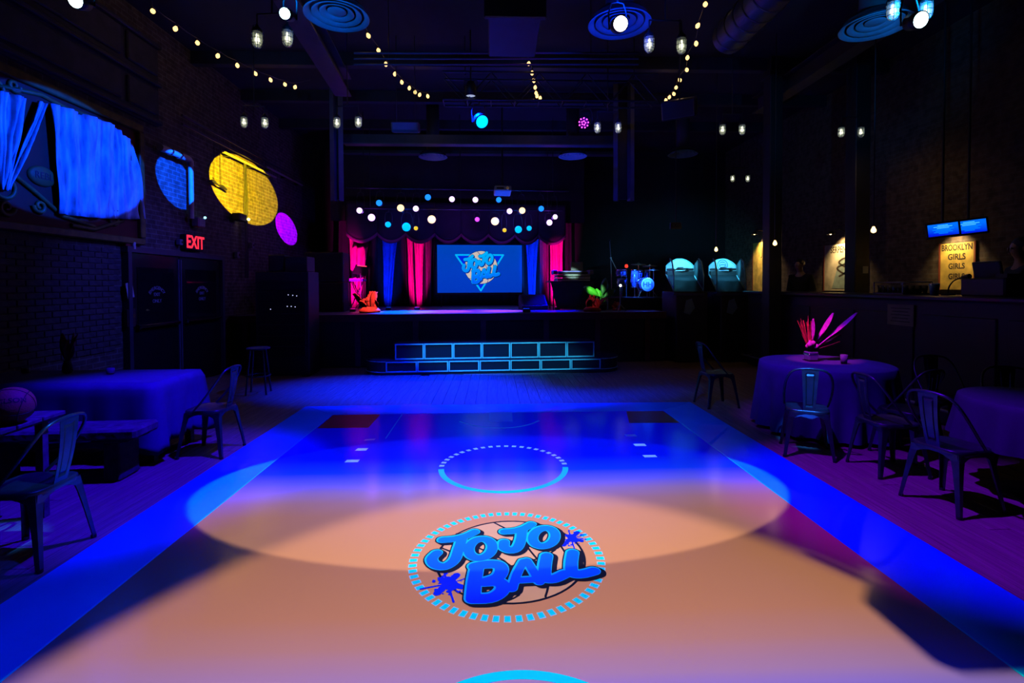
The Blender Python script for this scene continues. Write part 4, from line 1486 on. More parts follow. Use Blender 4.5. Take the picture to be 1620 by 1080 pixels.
# ------------------------------------------------------------------ metal cafe chairs
def make_chair(label, loc_, rz):
    t = T('metal_chair', label, 'chair', loc_, rz, 'metal cafe chairs')
    sx, sy, sz = .18, .18, .45
    # seat: rounded square with rolled edge and a shallow dish
    mb = MB()
    n = 32

    def sq(i, k):
        a_ = 2 * PI * i / n
        c_, s_ = math.cos(a_), math.sin(a_)
        q = (abs(c_) ** 5 + abs(s_) ** 5) ** (-.2)
        return c_ * q * sx * k, s_ * q * sy * k
    rings = [(.0, -.006), (.5, -.005), (.9, .0), (.97, .004), (1.0, .0), (1.01, -.02), (.99, -.035)]
    vs = []
    for k_, z_ in rings:
        for i in range(n):
            x, y = sq(i, max(k_, .001))
            vs.append((x, y, sz + z_))
    fs = [(j * n + i, j * n + (i + 1) % n, (j + 1) * n + (i + 1) % n, (j + 1) * n + i) for j in range(len(rings) - 1) for i in range(n)]
    mb.add(vs, fs, True)
    mb.build('seat', GUN, t)
    # hoop back
    pts = [(-.185, .06, .455), (-.195, -.02, .54), (-.198, -.10, .64), (-.188, -.165, .735), (-.160, -.205, .805), (-.105, -.228, .845), (0, -.238, .858)]
    full = smooth_pts(pts, 3)
    full = [tuple(p) for p in full] + [(-p[0], p[1], p[2]) for p in reversed(full[:-1])]
    MB().tube(full, .0105, 8).build('back_hoop', GUN, t)
    # splat with pressed panel
    def P(u, v):
        w_ = .048 + .022 * v
        z_ = .452 + .40 * v
        y_ = -.172 - .064 * v - .012 * math.sin(v * PI)
        x_ = (u - .5) * 2 * w_
        du, dv = abs(u - .5), abs(v - .5)
        press = .008 if (du < .30 and dv < .40) and not (du < .22 and dv < .36) else 0
        return (x_, y_ + press, z_)
    MB().grid(P, 20, 25, False).build('back_splat', GUN, t, None, .004)
    # splayed, tapered, folded legs
    for ax in (-1, 1):
        for ay in (-1, 1):
            a_ = Vector((ax * .165, ay * .165, sz - .02))
            b_ = Vector((ax * .215, ay * .222, 0.0))
            mb = MB()
            wt, wb = .062, .026
            v_ = []
            for p, w_ in ((a_, wt), (a_.lerp(b_, .25), wt * .72), (a_.lerp(b_, .55), wt * .55), (b_, wb)):
                v_ += [p + Vector((-ax * w_, 0, 0)), p, p + Vector((0, -ay * w_, 0)), p + Vector((-ax * .004, -ay * w_, 0)), p + Vector((-ax * .006, -ay * .006, 0)), p + Vector((-ax * w_, -ay * .004, 0))]
            f_ = []
            for j in range(3):
                for k_ in range(6):
                    f_.append((j * 6 + k_, j * 6 + (k_ + 1) % 6, (j + 1) * 6 + (k_ + 1) % 6, (j + 1) * 6 + k_))
            f_.append(tuple(range(18, 24)))
            mb.add(v_, f_)
            lg = mb.build('leg', GUN, t)
            MB().cyl(b_ + Vector((-ax * .012, -ay * .012, 0)), b_ + Vector((-ax * .012, -ay * .012, .02)), .016, n=8).build('rubber_foot', BLACK, lg)
    # arched aprons
    for k_ in range(4):
        def A(u, v):
            x_ = -.158 + .316 * u
            lo = sz - .035 - .075 * abs(2 * u - 1) ** 2.2
            return (x_ * (1 + .05 * v), .170, sz - .02 + (lo - sz + .02) * v)
        MB().grid(A, 14, 2, False, Matrix.Rotation(k_ * PI / 2, 4, 'Z')).build('apron', GUN, t, None, .003)
    return t


def g0(px, py, z=0.0):
    p = at_z(px, py, z)
    return Vector((p.x, p.y, 0))


ch0 = make_chair('metal cafe chair with pale lit splat in the left foreground, facing left', (-2.84, 3.12, 0), R(92))
dup(ch0, (-2.80, 5.00, 0), R(88), 'metal cafe chair pulled up to the end of the left clothed table')
dup(ch0, (3.04, 4.70, 0), R(-26), 'metal cafe chair with blue lit splat before the round table with flowers')
dup(ch0, (3.95, 4.58, 0), R(15), 'dark metal cafe chair at the right front of the round flower table')
dup(ch0, (3.02, 6.62, 0), R(-86), 'dim metal cafe chair half hidden left of the round flower table')
dup(ch0, (3.46, 4.22, 0), R(-92), 'dark metal cafe chair behind, turned to the bare right hand table')
dup(ch0, (3.40, 3.55, 0), R(-78), 'nearest dark metal cafe chair at the bare right hand table')
dup(ch0, (4.72, 5.02, 0), R(165), 'dark metal cafe chair facing the camera between the right hand tables')
dup(ch0, (4.72, 4.30, 0), R(150), 'dark metal cafe chair on the far side of the bare right hand table')

# ------------------------------------------------------------------ tables
NAVYCL = mat('navy_cloth', (.08, .085, .22), .8, var=.1)
BLKCL = mat('dark_cloth', (.03, .03, .06), .8, var=.1)


def round_table(label, clabel, c_, r, cloth_m, drop=.70):
    t = T('round_table', label, 'table', c_)
    MB().cyl((0, 0, .72), (0, 0, .745), r - .01, n=40).build('tabletop', DARKWOOD, t)
    MB().cyl((0, 0, .03), (0, 0, .72), .045, n=14).build('pedestal', BLACKM, t)
    MB().lathe([(.30, 0), (.30, .015), (.06, .035)], 24).build('base', BLACKM, t)
    prof = [(.0005, .752), (r * .6, .752), (r - .01, .751), (r + .006, .742)] + [(r + .008 + .05 * k / 9, .742 - drop * k / 9) for k in range(1, 10)]

    def wave(t_, r_, z_):
        k_ = max(0, (.742 - z_) / .7)
        return k_ * (.045 * math.sin(t_ * 17) + .025 * math.sin(t_ * 9 + 1))
    o = MB().lathe(prof, 120, None, True, wave).build('tablecloth', cloth_m)
    o.location = c_
    tag(o, clabel, 'tablecloth')
    return t


rt = at_z(1299, 573.5, .75)
round_table('round table with a flower vase on the right', 'dark blue cloth falling to the floor from the round flower table', (rt.x + .04, rt.y, 0), .66, NAVYCL)
rt2 = Vector((4.24, 3.62, 0))
round_table('round table at the right edge', 'plain dark cloth over the table at the right edge', (rt2.x, rt2.y, 0), .52, BLKCL, .34)

# long clothed table on the left
ta, tb = at_z(345, 583, .76), at_z(272, 604, .76)
x1 = (ta.x + tb.x) / 2 - .17
yn, yf = tb.y, ta.y
x0 = XL + .12
lt = T('dining_table', 'long rectangular table against the left brick wall', 'table', ((x0 + x1) / 2, (yn + yf) / 2, 0))
LX, LY = (x1 - x0) / 2, (yf - yn) / 2
MB().box((0, 0, .735), (2 * LX - .02, 2 * LY - .02, .03)).build('tabletop', DARKWOOD, lt)
for s in (-1, 1):
    for q in (-1, 1):
        MB().box((s * (LX - .08), q * (LY - .08), .36), (.06, .06, .72)).build('leg', DARKWOOD, lt)


def rect_cloth(LX, LY, z0, drop):
    mb = MB()
    per = []
    nn = 22
    for (sx_, sy_, ex, ey) in ((-1, -1, 1, -1), (1, -1, 1, 1), (1, 1, -1, 1), (-1, 1, -1, -1)):
        for i in range(nn):
            t_ = i / nn
            per.append((sx_ + (ex - sx_) * t_, sy_ + (ey - sy_) * t_))
    n = len(per)
    rows = [(0.0, 0.0)] + [(k_ / 9, k_ / 9) for k_ in range(1, 10)]
    vs = []
    for k_, d_ in rows:
        for i, (x, y) in enumerate(per):
            corner = max(0, abs(x) + abs(y) - 1.55) / .45
            fl_ = .02 + .07 * k_ * corner + .018 * k_ * math.sin(i * 1.9) + .012 * k_ * math.sin(i * .83)
            px_, py_ = x * LX, y * LY
            nx, ny = (x if abs(x) > .98 else 0), (y if abs(y) > .98 else 0)
            vs.append((px_ + nx * fl_ * (k_ > 0), py_ + ny * fl_ * (k_ > 0), z0 - drop * d_ * (1 + .10 * corner)))
    mb.add(vs, [(j * n + i, j * n + (i + 1) % n, (j + 1) * n + (i + 1) % n, (j + 1) * n + i) for j in range(len(rows) - 1) for i in range(n)], True)
    mb.add([vs[i] for i in range(n)], [tuple(range(n))])
    return mb


o = rect_cloth(LX - .002, LY, .757, .60).build('tablecloth', NAVYCL, None, None, .004)
o.location = lt.location
tag(o, 'dark blue cloth draped over the long table at the left wall', 'tablecloth')
CANDLE = mat('candle_glass', (.5, .55, .7), .1, trans=.6)
for px, py, lab in ((41, 586, 'left of the two small glass candle holders on the clothed table'), (175, 587, 'right of the two small glass candle holders on the clothed table')):
    p = at_z(px, py + 4, .764)
    t = T('candle_holder', lab, 'candle holder', p)
    MB().lathe([(.028, 0), (.036, .01), (.038, .06), (.034, .06), (.032, .014), (.0005, .012)], 16).build('glass', CANDLE, t)
    MB().cyl((0, 0, .014), (0, 0, .035), .026, n=12).build('wax', WHITE, t)
# dark vase with a dim flower
p = at_z(107, 590, .764)
t = T('flower_vase', 'dark vase with dim dusky flowers on the left clothed table', 'vase', p)
MB().lathe([(.03, 0), (.045, .02), (.04, .08), (.028, .12), (.032, .13)], 16).build('vase', BLACK, t)


def leaf_mb(L, w, bend, prof=None, n=10, curl=.15):
    """upright leaf from the origin, bending towards +x"""
    prof = prof or (lambda v: math.sin(PI * min(1, v * .92 + .05)) ** .8)

    def P(u, v):
        a_ = bend * v
        x = L * (v * math.sin(a_ * .5 + .0)) if bend else 0
        z = L * v * math.cos(a_ * .5)
        y = (u - .5) * 2 * w * prof(v)
        return (x - curl * w * (1 - abs(2 * u - 1)) * 1.0, y, z)
    return MB().grid(P, 4, n)


DUSK = mat('dusky_petal', (.40, .10, .30), .7)
for i in range(6):
    mb = leaf_mb(random.uniform(.16, .30), .035, .5)
    lf = mb.build('petal', DUSK, t, None, .003)
    lf.location = (0, 0, .12)
    lf.rotation_euler = (random.uniform(-.3, .3), random.uniform(-.4, .1), i * 1.05)

# bench, small side table and basketball at the left
OLDW = mat('worn_grey_wood', (.11, .10, .11), .8, var=.5, scale=14, bump=.5)
p = g0(190, 752)
bn = T('wooden_bench', 'rough chunky wooden bench between the left tables', 'bench', (p.x - .45, p.y - .04, 0), R(3))
MB().box((.02, 0, .405), (1.35, .34, .09), bev=.02).build('seat_plank', OLDW, bn)
for s in (-.5, .48):
    MB().box((s, 0, .345), (.30, .30, .028), bev=.008).build('cap', OLDW, bn)
    MB().box((s, 0, .168), (.13, .26, .325), bev=.01).build('leg', OLDW, bn)
p = at_z(40, 657, .74)
st = T('plank_table', 'low plank topped table carrying the basketball at the left edge', 'table', (-3.62, 3.42, 0), R(4))
for i in range(3):
    MB().box((0, (i - 1) * .205, .725), (.98, .195, .03), bev=.005).build('top_plank', OLDW, st)
for s in (-1, 1):
    MB().box((s * .4, 0, .695), (.05, .5, .03)).build('batten', OLDW, st)
    for q in (-1, 1):
        MB().box((s * .4, q * .2, .34), (.05, .05, .68)).build('leg', OLDW, st)
bp = at_y(18, 637, 3.40)
bb = T('basketball', 'orange basketball with black seams at the left edge', 'basketball', (bp.x, 3.40, .74))
BR = .121
BALLM = mat('ball_leather', (.50, .19, .07), .6, var=.1, scale=120, bump=.25)
MB().sphere((0, 0, BR), BR, 32, 20).build('body', BALLM, bb)


def circ(axis_m, r, off=0.0, n=40):
    rr = math.sqrt(max(0, (BR * 1.003) ** 2 - off * off))
    return [Vector((0, 0, BR)) + axis_m @ Vector((math.cos(2 * PI * i / n) * rr, math.sin(2 * PI * i / n) * rr, off)) for i in range(n)]


base_m = Euler((.35, .25, .5)).to_matrix()
for rot, off in ((Euler((0, 0, 0)), 0), (Euler((PI / 2, 0, 0)), 0), (Euler((0, PI / 2, 0)), .065), (Euler((0, PI / 2, 0)), -.065)):
    MB().tube(circ(base_m @ rot.to_matrix(), BR, off), .0028, 5, closed=True).build('seam', BLACK, bb)
# lettering wrapped on the ball's upper right, as flat print
me = text_mesh('WILSON', .045, 0.0, .0012)
me.materials.clear()
for v in me.vertices:
    th, ph = v.co.x / BR, v.co.y / BR
    d = Vector((math.sin(th) * math.cos(ph), -math.cos(th) * math.cos(ph), math.sin(ph)))
    d = Matrix.Rotation(R(38), 3, 'Z') @ Matrix.Rotation(R(-24), 3, 'X') @ d
    v.co = Vector((0, 0, BR)) + d * (BR * 1.004)
place('lettering', me, BLACK, bb)

# vase of dried leaves on the round table
vp = at_z(1283, 570, .756)
va = T('vase', 'square glass vase on the round table', 'vase', vp)
MB().box((0, 0, .055), (.11, .11, .10), bev=.008).build('glass', mat('vase_glass', (.25, .3, .5), .1, trans=.5), va)
MB().box((0, 0, .004), (.125, .125, .008)).build('foot', BLACKM, va)
MB().box((0, 0, .078), (.116, .116, .018), bev=.004).build('band', CHROME, va)
fa = T('dried_arrangement', 'spray of pink and orange dried leaves in the square vase', 'flowers', (vp.x, vp.y, vp.z + .128))
PKL = mat('pink_dried_leaf', (.75, .10, .45), .7, var=.3, scale=20)
ORL = mat('orange_plume', (.75, .12, .04), .8, var=.35, scale=30)
MRL = mat('maroon_leaf', (.30, .03, .06), .7, var=.3, scale=20)


def spear(L, w, ang, m, name='leaf', yoff=0.0, twist=0.0, x0=0.0, z0=0.0, px_=.0):
    pr = lambda v: (.12 if v < .35 else math.sin(PI * ((v - .35) / .65 * .93 + .05)) ** .6)
    mb = leaf_mb(L, w, .12, pr, 14, .3)
    o = mb.build(name, m, fa, None, .003)
    o.location = (x0, yoff, z0)
    o.rotation_euler = (0, ang, twist)
    return o


for (L, w, ang, m, tw, y) in ((.68, .055, .95, PKL, 1.45, -.02), (.50, .050, .62, PKL, 1.5, .01), (.48, .055, .66, MRL, 1.4, .03), (.36, .038, .10, PKL, 1.5, -.01), (.40, .055, 1.18, PKL, 1.3, .02), (.30, .04, .85, MRL, 1.6, .04), (.34, .03, 1.35, MRL, 1.2, -.03)):
    o = spear(L, w, 0, m, 'leaf', y)
    o.rotation_euler = (Euler((0, ang, 0)).to_matrix() @ Euler((0, 0, tw + PI / 2 - .0)).to_matrix()).to_euler()
for i in range(26):                                       # orange plume of spikes
    L = random.uniform(.18, .40)
    o = leaf_mb(L, .014, .1, lambda v: max(.02, (1 - v) * min(1, v * 6)), 6).build('plume_spike', ORL, fa, None, .002)
    a_ = random.uniform(-.42, .16)
    o.rotation_euler = (Euler((random.uniform(-.22, .22), a_, 0)).to_matrix() @ Euler((0, 0, random.uniform(0, 3))).to_matrix()).to_euler()
    o.location = (-.02, 0, .0)
for i in range(7):
    a_ = i * .9
    mb = MB()
    mb.sphere((math.cos(a_) * .045, math.sin(a_) * .03 - .02, .04 + .02 * (i % 3)), .03, 8, 6)
    mb.build('blossom', mat('pink_blossom', (.9, .15, .5), .7), fa)
for px, py, lab, m_ in ((1335, 575, 'dim dark tumbler right of the vase', CANDLE),):
    p = at_z(px, py, .756)
    t = T('tumbler', lab, 'glass', p)
    MB().lathe([(.03, 0), (.038, .1), (.034, .1), (.028, .01), (.0005, .008)], 16).build('glass', m_, t)
    MB().cyl((0, 0, .012), (0, 0, .05), .027, n=12).build('drink', BLACKM, t)
spot('table_pink', (1.7, 4.4, 4.3), (vp.x + .05, vp.y, 1.0), (1, .05, .55), 700, 11, .6)

# ------------------------------------------------------------------ things on the stage
def st_(px, py):
    return at_z(px, py, STAGE_Z + .001)


# orange paper coral props
CORAL = mat('coral_orange', (.80, .13, .06), .8, var=.3, scale=12)


def coral(label, p, s, seed, m=CORAL):
    t = T('coral_prop', label, 'stage prop', p)
    t.scale = (s, s, s)
    rr = random.Random(seed)
    for i in range(15):
        L, w = rr.uniform(.22, .42), rr.uniform(.05, .09)
        lf = leaf_mb(L, w, .5, lambda v: min(1, .35 + v * 1.4) * (1 if v < .86 else .65), 8, .5).build('frond', m, t, None, .012)
        lf.location = (rr.uniform(-.12, .14), rr.uniform(-.08, .08), .07)
        lf.rotation_euler = (rr.uniform(-.35, .35), rr.uniform(-.55, .55), rr.uniform(0, 6))
    MB().lathe([(.22, 0), (.24, .05), (.16, .12), (.0005, .13)], 14).build('base', m, t)
    return t


coral('orange coral shaped prop at the left front of the stage', st_(585, 494), 1.0, 2)
coral('dim red coral shaped prop before the dj table', Vector((2.17, 10.86, STAGE_Z + .001)), .85, 5, mat('coral_red', (.45, .05, .05), .8, var=.3))
coral('tiny orange coral prop by the drum kit', Vector((2.80, 11.22, STAGE_Z + .001)), .45, 8)
spot('coral_beam', (-1.6, 8.2, 4.6), st_(585, 494) + Vector((0, 0, .2)), (1, .18, .2), 1500, 9, .5)
spot('coral_beam', (1.6, 8.2, 4.6), Vector((2.17, 10.86, STAGE_Z + .2)), (1, .2, .25), 260, 5, .5)

# stage monitor wedge
p = st_(843, 489.5)
t = T('stage_monitor', 'black wedge stage monitor right of the projection screen', 'speaker', p, R(8))
mb = MB()
prf = [(-.22, 0), (.20, 0), (.20, .30), (.08, .36), (-.24, .10)]
mb.prism(prf, .62, Matrix.Translation((-.31, 0, 0)) @ Matrix.Rotation(PI / 2, 4, 'Y') @ Matrix.Rotation(PI / 2, 4, 'Z'))
mb.build('cabinet', BLACK, t)
a_ = math.atan2(.26, .32)
MB().box((0, -.085, .232), (.54, .34, .012), Matrix.Rotation(a_, 4, 'X')).build('grille', mat('speaker_grille', (.006, .006, .008), .9), t)

# dj table with gear
p = st_(906, 490)
YJ = p.y
sj = YJ / F
dj = T('dj_table', 'black cloth fronted dj table on the right of the stage', 'table', (p.x, p.y, STAGE_Z + .002), SA)
DJC = mat('dj_cloth', (.05, .07, .09), .8)
w0, h0 = 72 * sj, 46 * sj
MB().box((0, .30, h0 - .015), (w0, .62, .03)).build('tabletop', BLACK, dj)
MB().prism([(-w0 / 2 + .01, h0 - .03), (-w0 / 2 + .16, .03), (w0 / 2 - .12, 0), (w0 / 2 - .01, h0 - .03)], .02, Matrix.Translation((0, .02, 0)) @ Matrix.Rotation(PI / 2, 4, 'X')).build('front_cloth', DJC, dj)
for s in (-1, 1):
    for q in (.08, .55):
        MB().cyl((s * (w0 / 2 - .09), q, 0), (s * (w0 / 2 - .09), q, h0 - .03), .018, n=8).build('leg', BLACKM, dj)
gz = STAGE_Z + .003 + h0
case = T('equipment_case', 'silver edged flight case on the dj table', 'case', (p.x + .02, p.y + .26, gz), SA)
ALU = mat('aluminium_edge', (.75, .82, .80), .3, .4)
cw = 52 * sj
for z_, h_ in ((.0, .06), (.075, .07)):
    MB().box((0, 0, z_ + h_ / 2), (cw, .42, h_ - .014)).build('case_shell', BLACK, case)
    mb = MB()
    for zz in (z_ + .012, z_ + h_ - .006):
        mb.box((0, -.213, zz), (cw + .02, .014, .022)).box((-cw / 2 - .003, 0, zz), (.014, .43, .022)).box((cw / 2 + .003, 0, zz), (.014, .43, .022))
    mb.build('metal_edge', ALU, case)
MB().box((0, -.212, .072), (.06, .012, .05)).build('latch', CHROME, case)
ctl = T('dj_controller', 'dj controller in an open tray on the flight case', 'mixer', (p.x + .02, p.y + .27, gz + .148), SA)
MB().box((0, 0, .04), (cw * .92, .36, .05), bev=.008).build('deck', BLACKM, ctl)
MB().box((0, -.19, .075), (cw * .98, .012, .02)).build('front_edge', mat('violet_trim', (.25, .25, .8), .3), ctl)
for s in (-.3, .3):
    MB().cyl((s * cw, -.02, .066), (s * cw, -.02, .08), .09, n=20).build('jog_wheel', GREYM, ctl)
for s in (-1, 1):
    MB().box((s * (cw / 2 + .05), -.05, .055), (.09, .3, .10), bev=.01).build('side_speaker', mat('side_box', (.15, .17, .4), .4), ctl)
lp = at_s(912, 410, YJ + .42)
lap = T('laptop', 'grey laptop lid standing behind the dj controller', 'laptop', (lp.x, p.y + .50, gz + .239), SA)
MB().box((0, .07, .008), (.30, .14, .016), bev=.004).build('keyboard_base', GREYM, lap)
MB().box((0, .0, .12), (.30, .012, .21), Matrix.Rotation(-.15, 4, 'X'), .004).build('lid', mat('laptop_lid', (.28, .28, .30), .5, .3), lap)
MB().box((0, .05, -.1195), (.2, .06, .238)).build('stand', BLACKM, lap)

# banana-leaf plant
p = at_y(951, 491, 11.38)
p.z = STAGE_Z + .001
pt = T('leafy_plant', 'green broad leafed plant between the dj table and drum kit', 'plant', p)
GREENL = mat('green_leaf', (.10, .55, .06), .45, var=.25, scale=10)
DGREEN = mat('dark_green_leaf', (.04, .16, .09), .5, var=.25)
MB().lathe([(.12, 0), (.15, .2), (.13, .2), (.12, .18), (.0005, .17)], 16).build('pot', BLACK, pt)
for i, (L, w, ang, yaw, m, z_) in enumerate(((.48, .09, -.95, .25, GREENL, .28), (.52, .09, .35, .1, DGREEN, .28), (.42, .07, .95, -.2, DGREEN, .25), (.30, .06, -.5, -.4, GREENL, .25), (.36, .05, .15, .4, GREENL, .12), (.30, .06, .55, 1.0, DGREEN, .2))):
    lf = leaf_mb(L, w, .7, lambda v: .08 if v < .2 else math.sin(PI * (v - .15) / .87) ** .7, 12, .4).build('leaf', m, pt, None, .003)
    lf.location = (0, 0, z_)
    lf.rotation_euler = (Euler((0, ang, yaw)).to_matrix() @ Euler((0, 0, PI / 2)).to_matrix()).to_euler()
for a_ in (-.15, .05, .2):
    MB().tube([(a_ * .2, 0, .17), (a_ * .6, 0, .28), (a_, 0, .42)], .012, 6).build('stem', GREENL, pt)
spot('plant_beam', (1.2, 8.4, 4.4), p + Vector((-.1, 0, .42)), (.5, 1, .35), 1100, 6.0, .5)
spot('dj_beam', (1.0, 8.5, 4.3), at_s(905, 436, YJ + .2), (.55, .9, .75), 1900, 7.0, .6)

# drum kit: every drum, cymbal and stand its own thing
DRSH = mat('drum_shell', (.10, .16, .75), .3, .2)
DRHD = mat('drum_head', (.30, .42, .85), .5)
YK = 12.0
RZ = STAGE_Z + .273
o = T('drum_riser', 'low black riser under the drum kit', 'riser', (3.475, 12.32, STAGE_Z + .002), 0)
MB().box((0, 0, .125), (1.55, 1.44, .25), bev=.01).build('box', STBLK, o)
MB().box((0, 0, .26), (1.57, 1.46, .02), bev=.005).build('top', BLACK, o)


def drum(name, label, px, py, rpx, depth, rx, dy=0.0, stand=True):
    p = at_y(px, py, YK + dy)
    rz = 0.0
    r = rpx * YK / F
    t = T(name, label, 'drum', p, rz)
    M = Matrix.Rotation(rx, 4, 'X')
    MB().lathe([(r, -depth / 2), (r, depth / 2)], 28, M).build('shell', DRSH, t)
    MB().lathe([(.0005, depth / 2 + .006), (r * .96, depth / 2 + .004), (r, depth / 2)], 28, M).build('drum_head', DRHD, t)
    for s in (-1, 1):
        MB().lathe([(r, s * depth / 2 - .02), (r + .014, s * depth / 2 - .02), (r + .014, s * depth / 2 + .01), (r, s * depth / 2 + .01)], 28, M, cap=False).build('hoop', CHROME, t)
    for k_ in range(8):
        q = M @ Vector((math.cos(k_ * PI / 4) * (r + .012), math.sin(k_ * PI / 4) * (r + .012), 0))
        MB().box(q, (.02, .02, depth * .5), M).build('lug', CHROME, t)
    if stand:
        MB().cyl((0, 0, -depth / 2 + .01), (0, 0, RZ - p.z + .012), .012, n=8).build('stand_pole', CHROME, t)
        MB().cyl((0, 0, RZ - p.z + .001), (0, 0, RZ - p.z + .014), .08, n=16).build('stand_base', CHROME, t)
    return t, r, p


bd, br_, bpz = drum('bass_drum', 'blue lit bass drum with a pale crest on its head', 1021, 450, 10.5, .36, PI / 2, -.12, False)
for s in (-1, 1):
    MB().cyl((s * br_ * .6, -.1, -br_ * .6), (s * (br_ + .08), -.18, RZ - bpz.z + .013), .01, n=6).build('spur', CHROME, bd)
ink = mat('drum_ink', (.03, .05, .3), .5)
text('head_lettering', 'HH', .16, ink, bd, frame_y(0, -.188, 0), .0008, .004)
me = MB().ring((0, 0), br_ * .72, br_ * .76, 0).mesh('head_ring')
me.transform(frame_y(0, -.188, 0))
place('head_ring', me, ink, bd)
drum('floor_tom', 'blue floor tom left of the bass drum', 1004, 440, 5.4, .42, .05, .24)
drum('rack_tom', 'left of the two small toms over the bass drum', 1012, 434, 4.4, .2, .35, .52, True)
drum('rack_tom', 'right of the two small toms over the bass drum', 1024, 434, 4.4, .2, .35, .52, True)
drum('snare_drum', 'shallow snare drum at the left of the kit, lit pale', 983, 431, 8.0, .13, .12, .12)
drum('hand_drum', 'stacked pale percussion drum below the snare', 984, 446, 7.0, .16, .05, -.24)
BRASS = mat('cymbal_brass', (.55, .58, .45), .3, .8)
for (px, py, r, lab, tl) in ((1010, 418, .20, 'left high cymbal of the drum kit', .12), (1028, 421, .18, 'middle cymbal of the drum kit', -.10), (1034, 427, .14, 'right low cymbal of the drum kit', .1)):
    p = at_y(px, py, {1010: 12.8, 1028: 12.27, 1034: 11.93}[px])
    t = T('cymbal', lab, 'cymbal', p)
    MB().lathe([(.0005, .035), (.03, .03), (.04, .015), (r * .7, .006), (r, -.004)], 26, Matrix.Rotation(tl, 4, 'X')).build('disc', BRASS, t, None, .003)
    MB().cyl((0, 0, .05), (0, 0, RZ - p.z + .012), .010, n=8).build('stand', CHROME, t)
    MB().cyl((0, 0, RZ - p.z + .001), (0, 0, RZ - p.z + .014), .08, n=16).build('stand_base', CHROME, t)
# microphone stand between plant and drums
p = at_y(968, 487, 13.4)
p.z = STAGE_Z + .001
t = T('microphone_stand', 'tall black microphone boom stand behind the leafy plant', 'microphone stand', p)
hz = at_y(963, 408, p.y).z - STAGE_Z
MB().cyl((0, 0, .1), (-.03, 0, hz), .012, n=8).build('pole', GREYM, t)
MB().cyl((-.03, 0, hz), (-.06, 0, hz + .45), .008, n=6).build('boom', GREYM, t)
MB().cyl((-.03, 0, hz), (.16, 0, hz - .38), .008, n=6).build('boom_arm', ALU, t)
MB().sphere((-.062, 0, hz + .48), .03, 10, 6).build('microphone', BLACKM, t)
MB().sphere((-.03, 0, hz), .026, 8, 6).build('clutch', ALU, t)
for a_ in (0, 2.1, 4.2):
    MB().cyl((0, 0, .22), (math.cos(a_) * .25, math.sin(a_) * .25, .01), .01, n=6).build('tripod_leg', BLACKM, t)
p = at_y(991, 421, YK + .3)
t = T('red_sticker_stand', 'small glowing red lamp on a stand at the back of the drums', 'lamp', (p.x, p.y, RZ + .001))
MB().lathe([(.0005, -.045), (.03, -.035), (.045, 0), (.03, .04), (.0005, .05)], 12, Matrix.Translation((0, 0, p.z - RZ))).build('lamp', glow('red_lamp', (1, .04, .02), 1.4), t)
MB().cyl((0, 0, 0), (0, 0, p.z - RZ - .04), .01, n=8).build('pole', BLACKM, t)
spot('drum_beam', (2.7, 7.9, 4.3), at_y(1010, 444, YK), (.02, .14, 1), 12000, 11, .7)
p = at_y(981, 493, 10.80)
p.z = STAGE_Z + .001
t = T('kick_pedal_lamp', 'small bright white lamp on a low tripod before the drums', 'lamp', p)
MB().cyl((0, 0, .12), (0, 0, .55), .012, n=8).build('pole', GREYM, t)
MB().sphere((0, -.03, .57), .028, 10, 6).build('lamp', glow('white_lamp', (.7, .85, 1), 6), t)
for a_ in (0, 2.1, 4.2):
    MB().cyl((0, 0, .16), (math.cos(a_) * .14, math.sin(a_) * .14, .012), .01, n=6).build('tripod_leg', GREYM, t)

# left stage: music stand with red light, mixer table
p = at_y(571, 488, 12.25)
t = T('music_stand', 'black music stand with a red lit top at the left of the stage', 'music stand', (p.x, p.y, STAGE_Z))
hz = at_y(569, 421, p.y).z - STAGE_Z
MB().cyl((0, 0, .02), (0, 0, hz - .18), .015, n=8).build('pole', GREYM, t)
MB().box((0, .03, hz - .10), (.34, .015, .24), Matrix.Rotation(-.35, 4, 'X') @ Matrix.Rotation(.25, 4, 'Y')).build('desk', BLACKM, t)
MB().box((.02, .065, hz + .01), (.22, .02, .02), Matrix.Rotation(.12, 4, 'Y')).build('red_lamp', glow('stand_red', (1, .03, .08), 3), t)
for a_ in (0, 2.1, 4.2):
    MB().cyl((0, 0, .2), (math.cos(a_) * .22, math.sin(a_) * .22, .01), .01, n=6).build('tripod_leg', BLACKM, t)
p = at_y(565, 443, p.y + .55)
t = T('keyboard', 'small blue lit keyboard on a stand at the left of the stage', 'keyboard', (p.x, p.y, STAGE_Z))
MB().box((0, 0, p.z - STAGE_Z), (.42, .2, .06), bev=.01).build('body', mat('key_blue', (.12, .15, .5), .4), t)
for i in range(8):
    MB().box((-.17 + i * .048, -.09, p.z - STAGE_Z + .033), (.04, .09, .012)).build('key', WHITE, t)
for s in (-1, 1):
    MB().cyl((s * .16, s * .014, .014), (-s * .16, s * .014, p.z - STAGE_Z - .03), .012, n=6).build('crossed_leg', BLACKM, t)

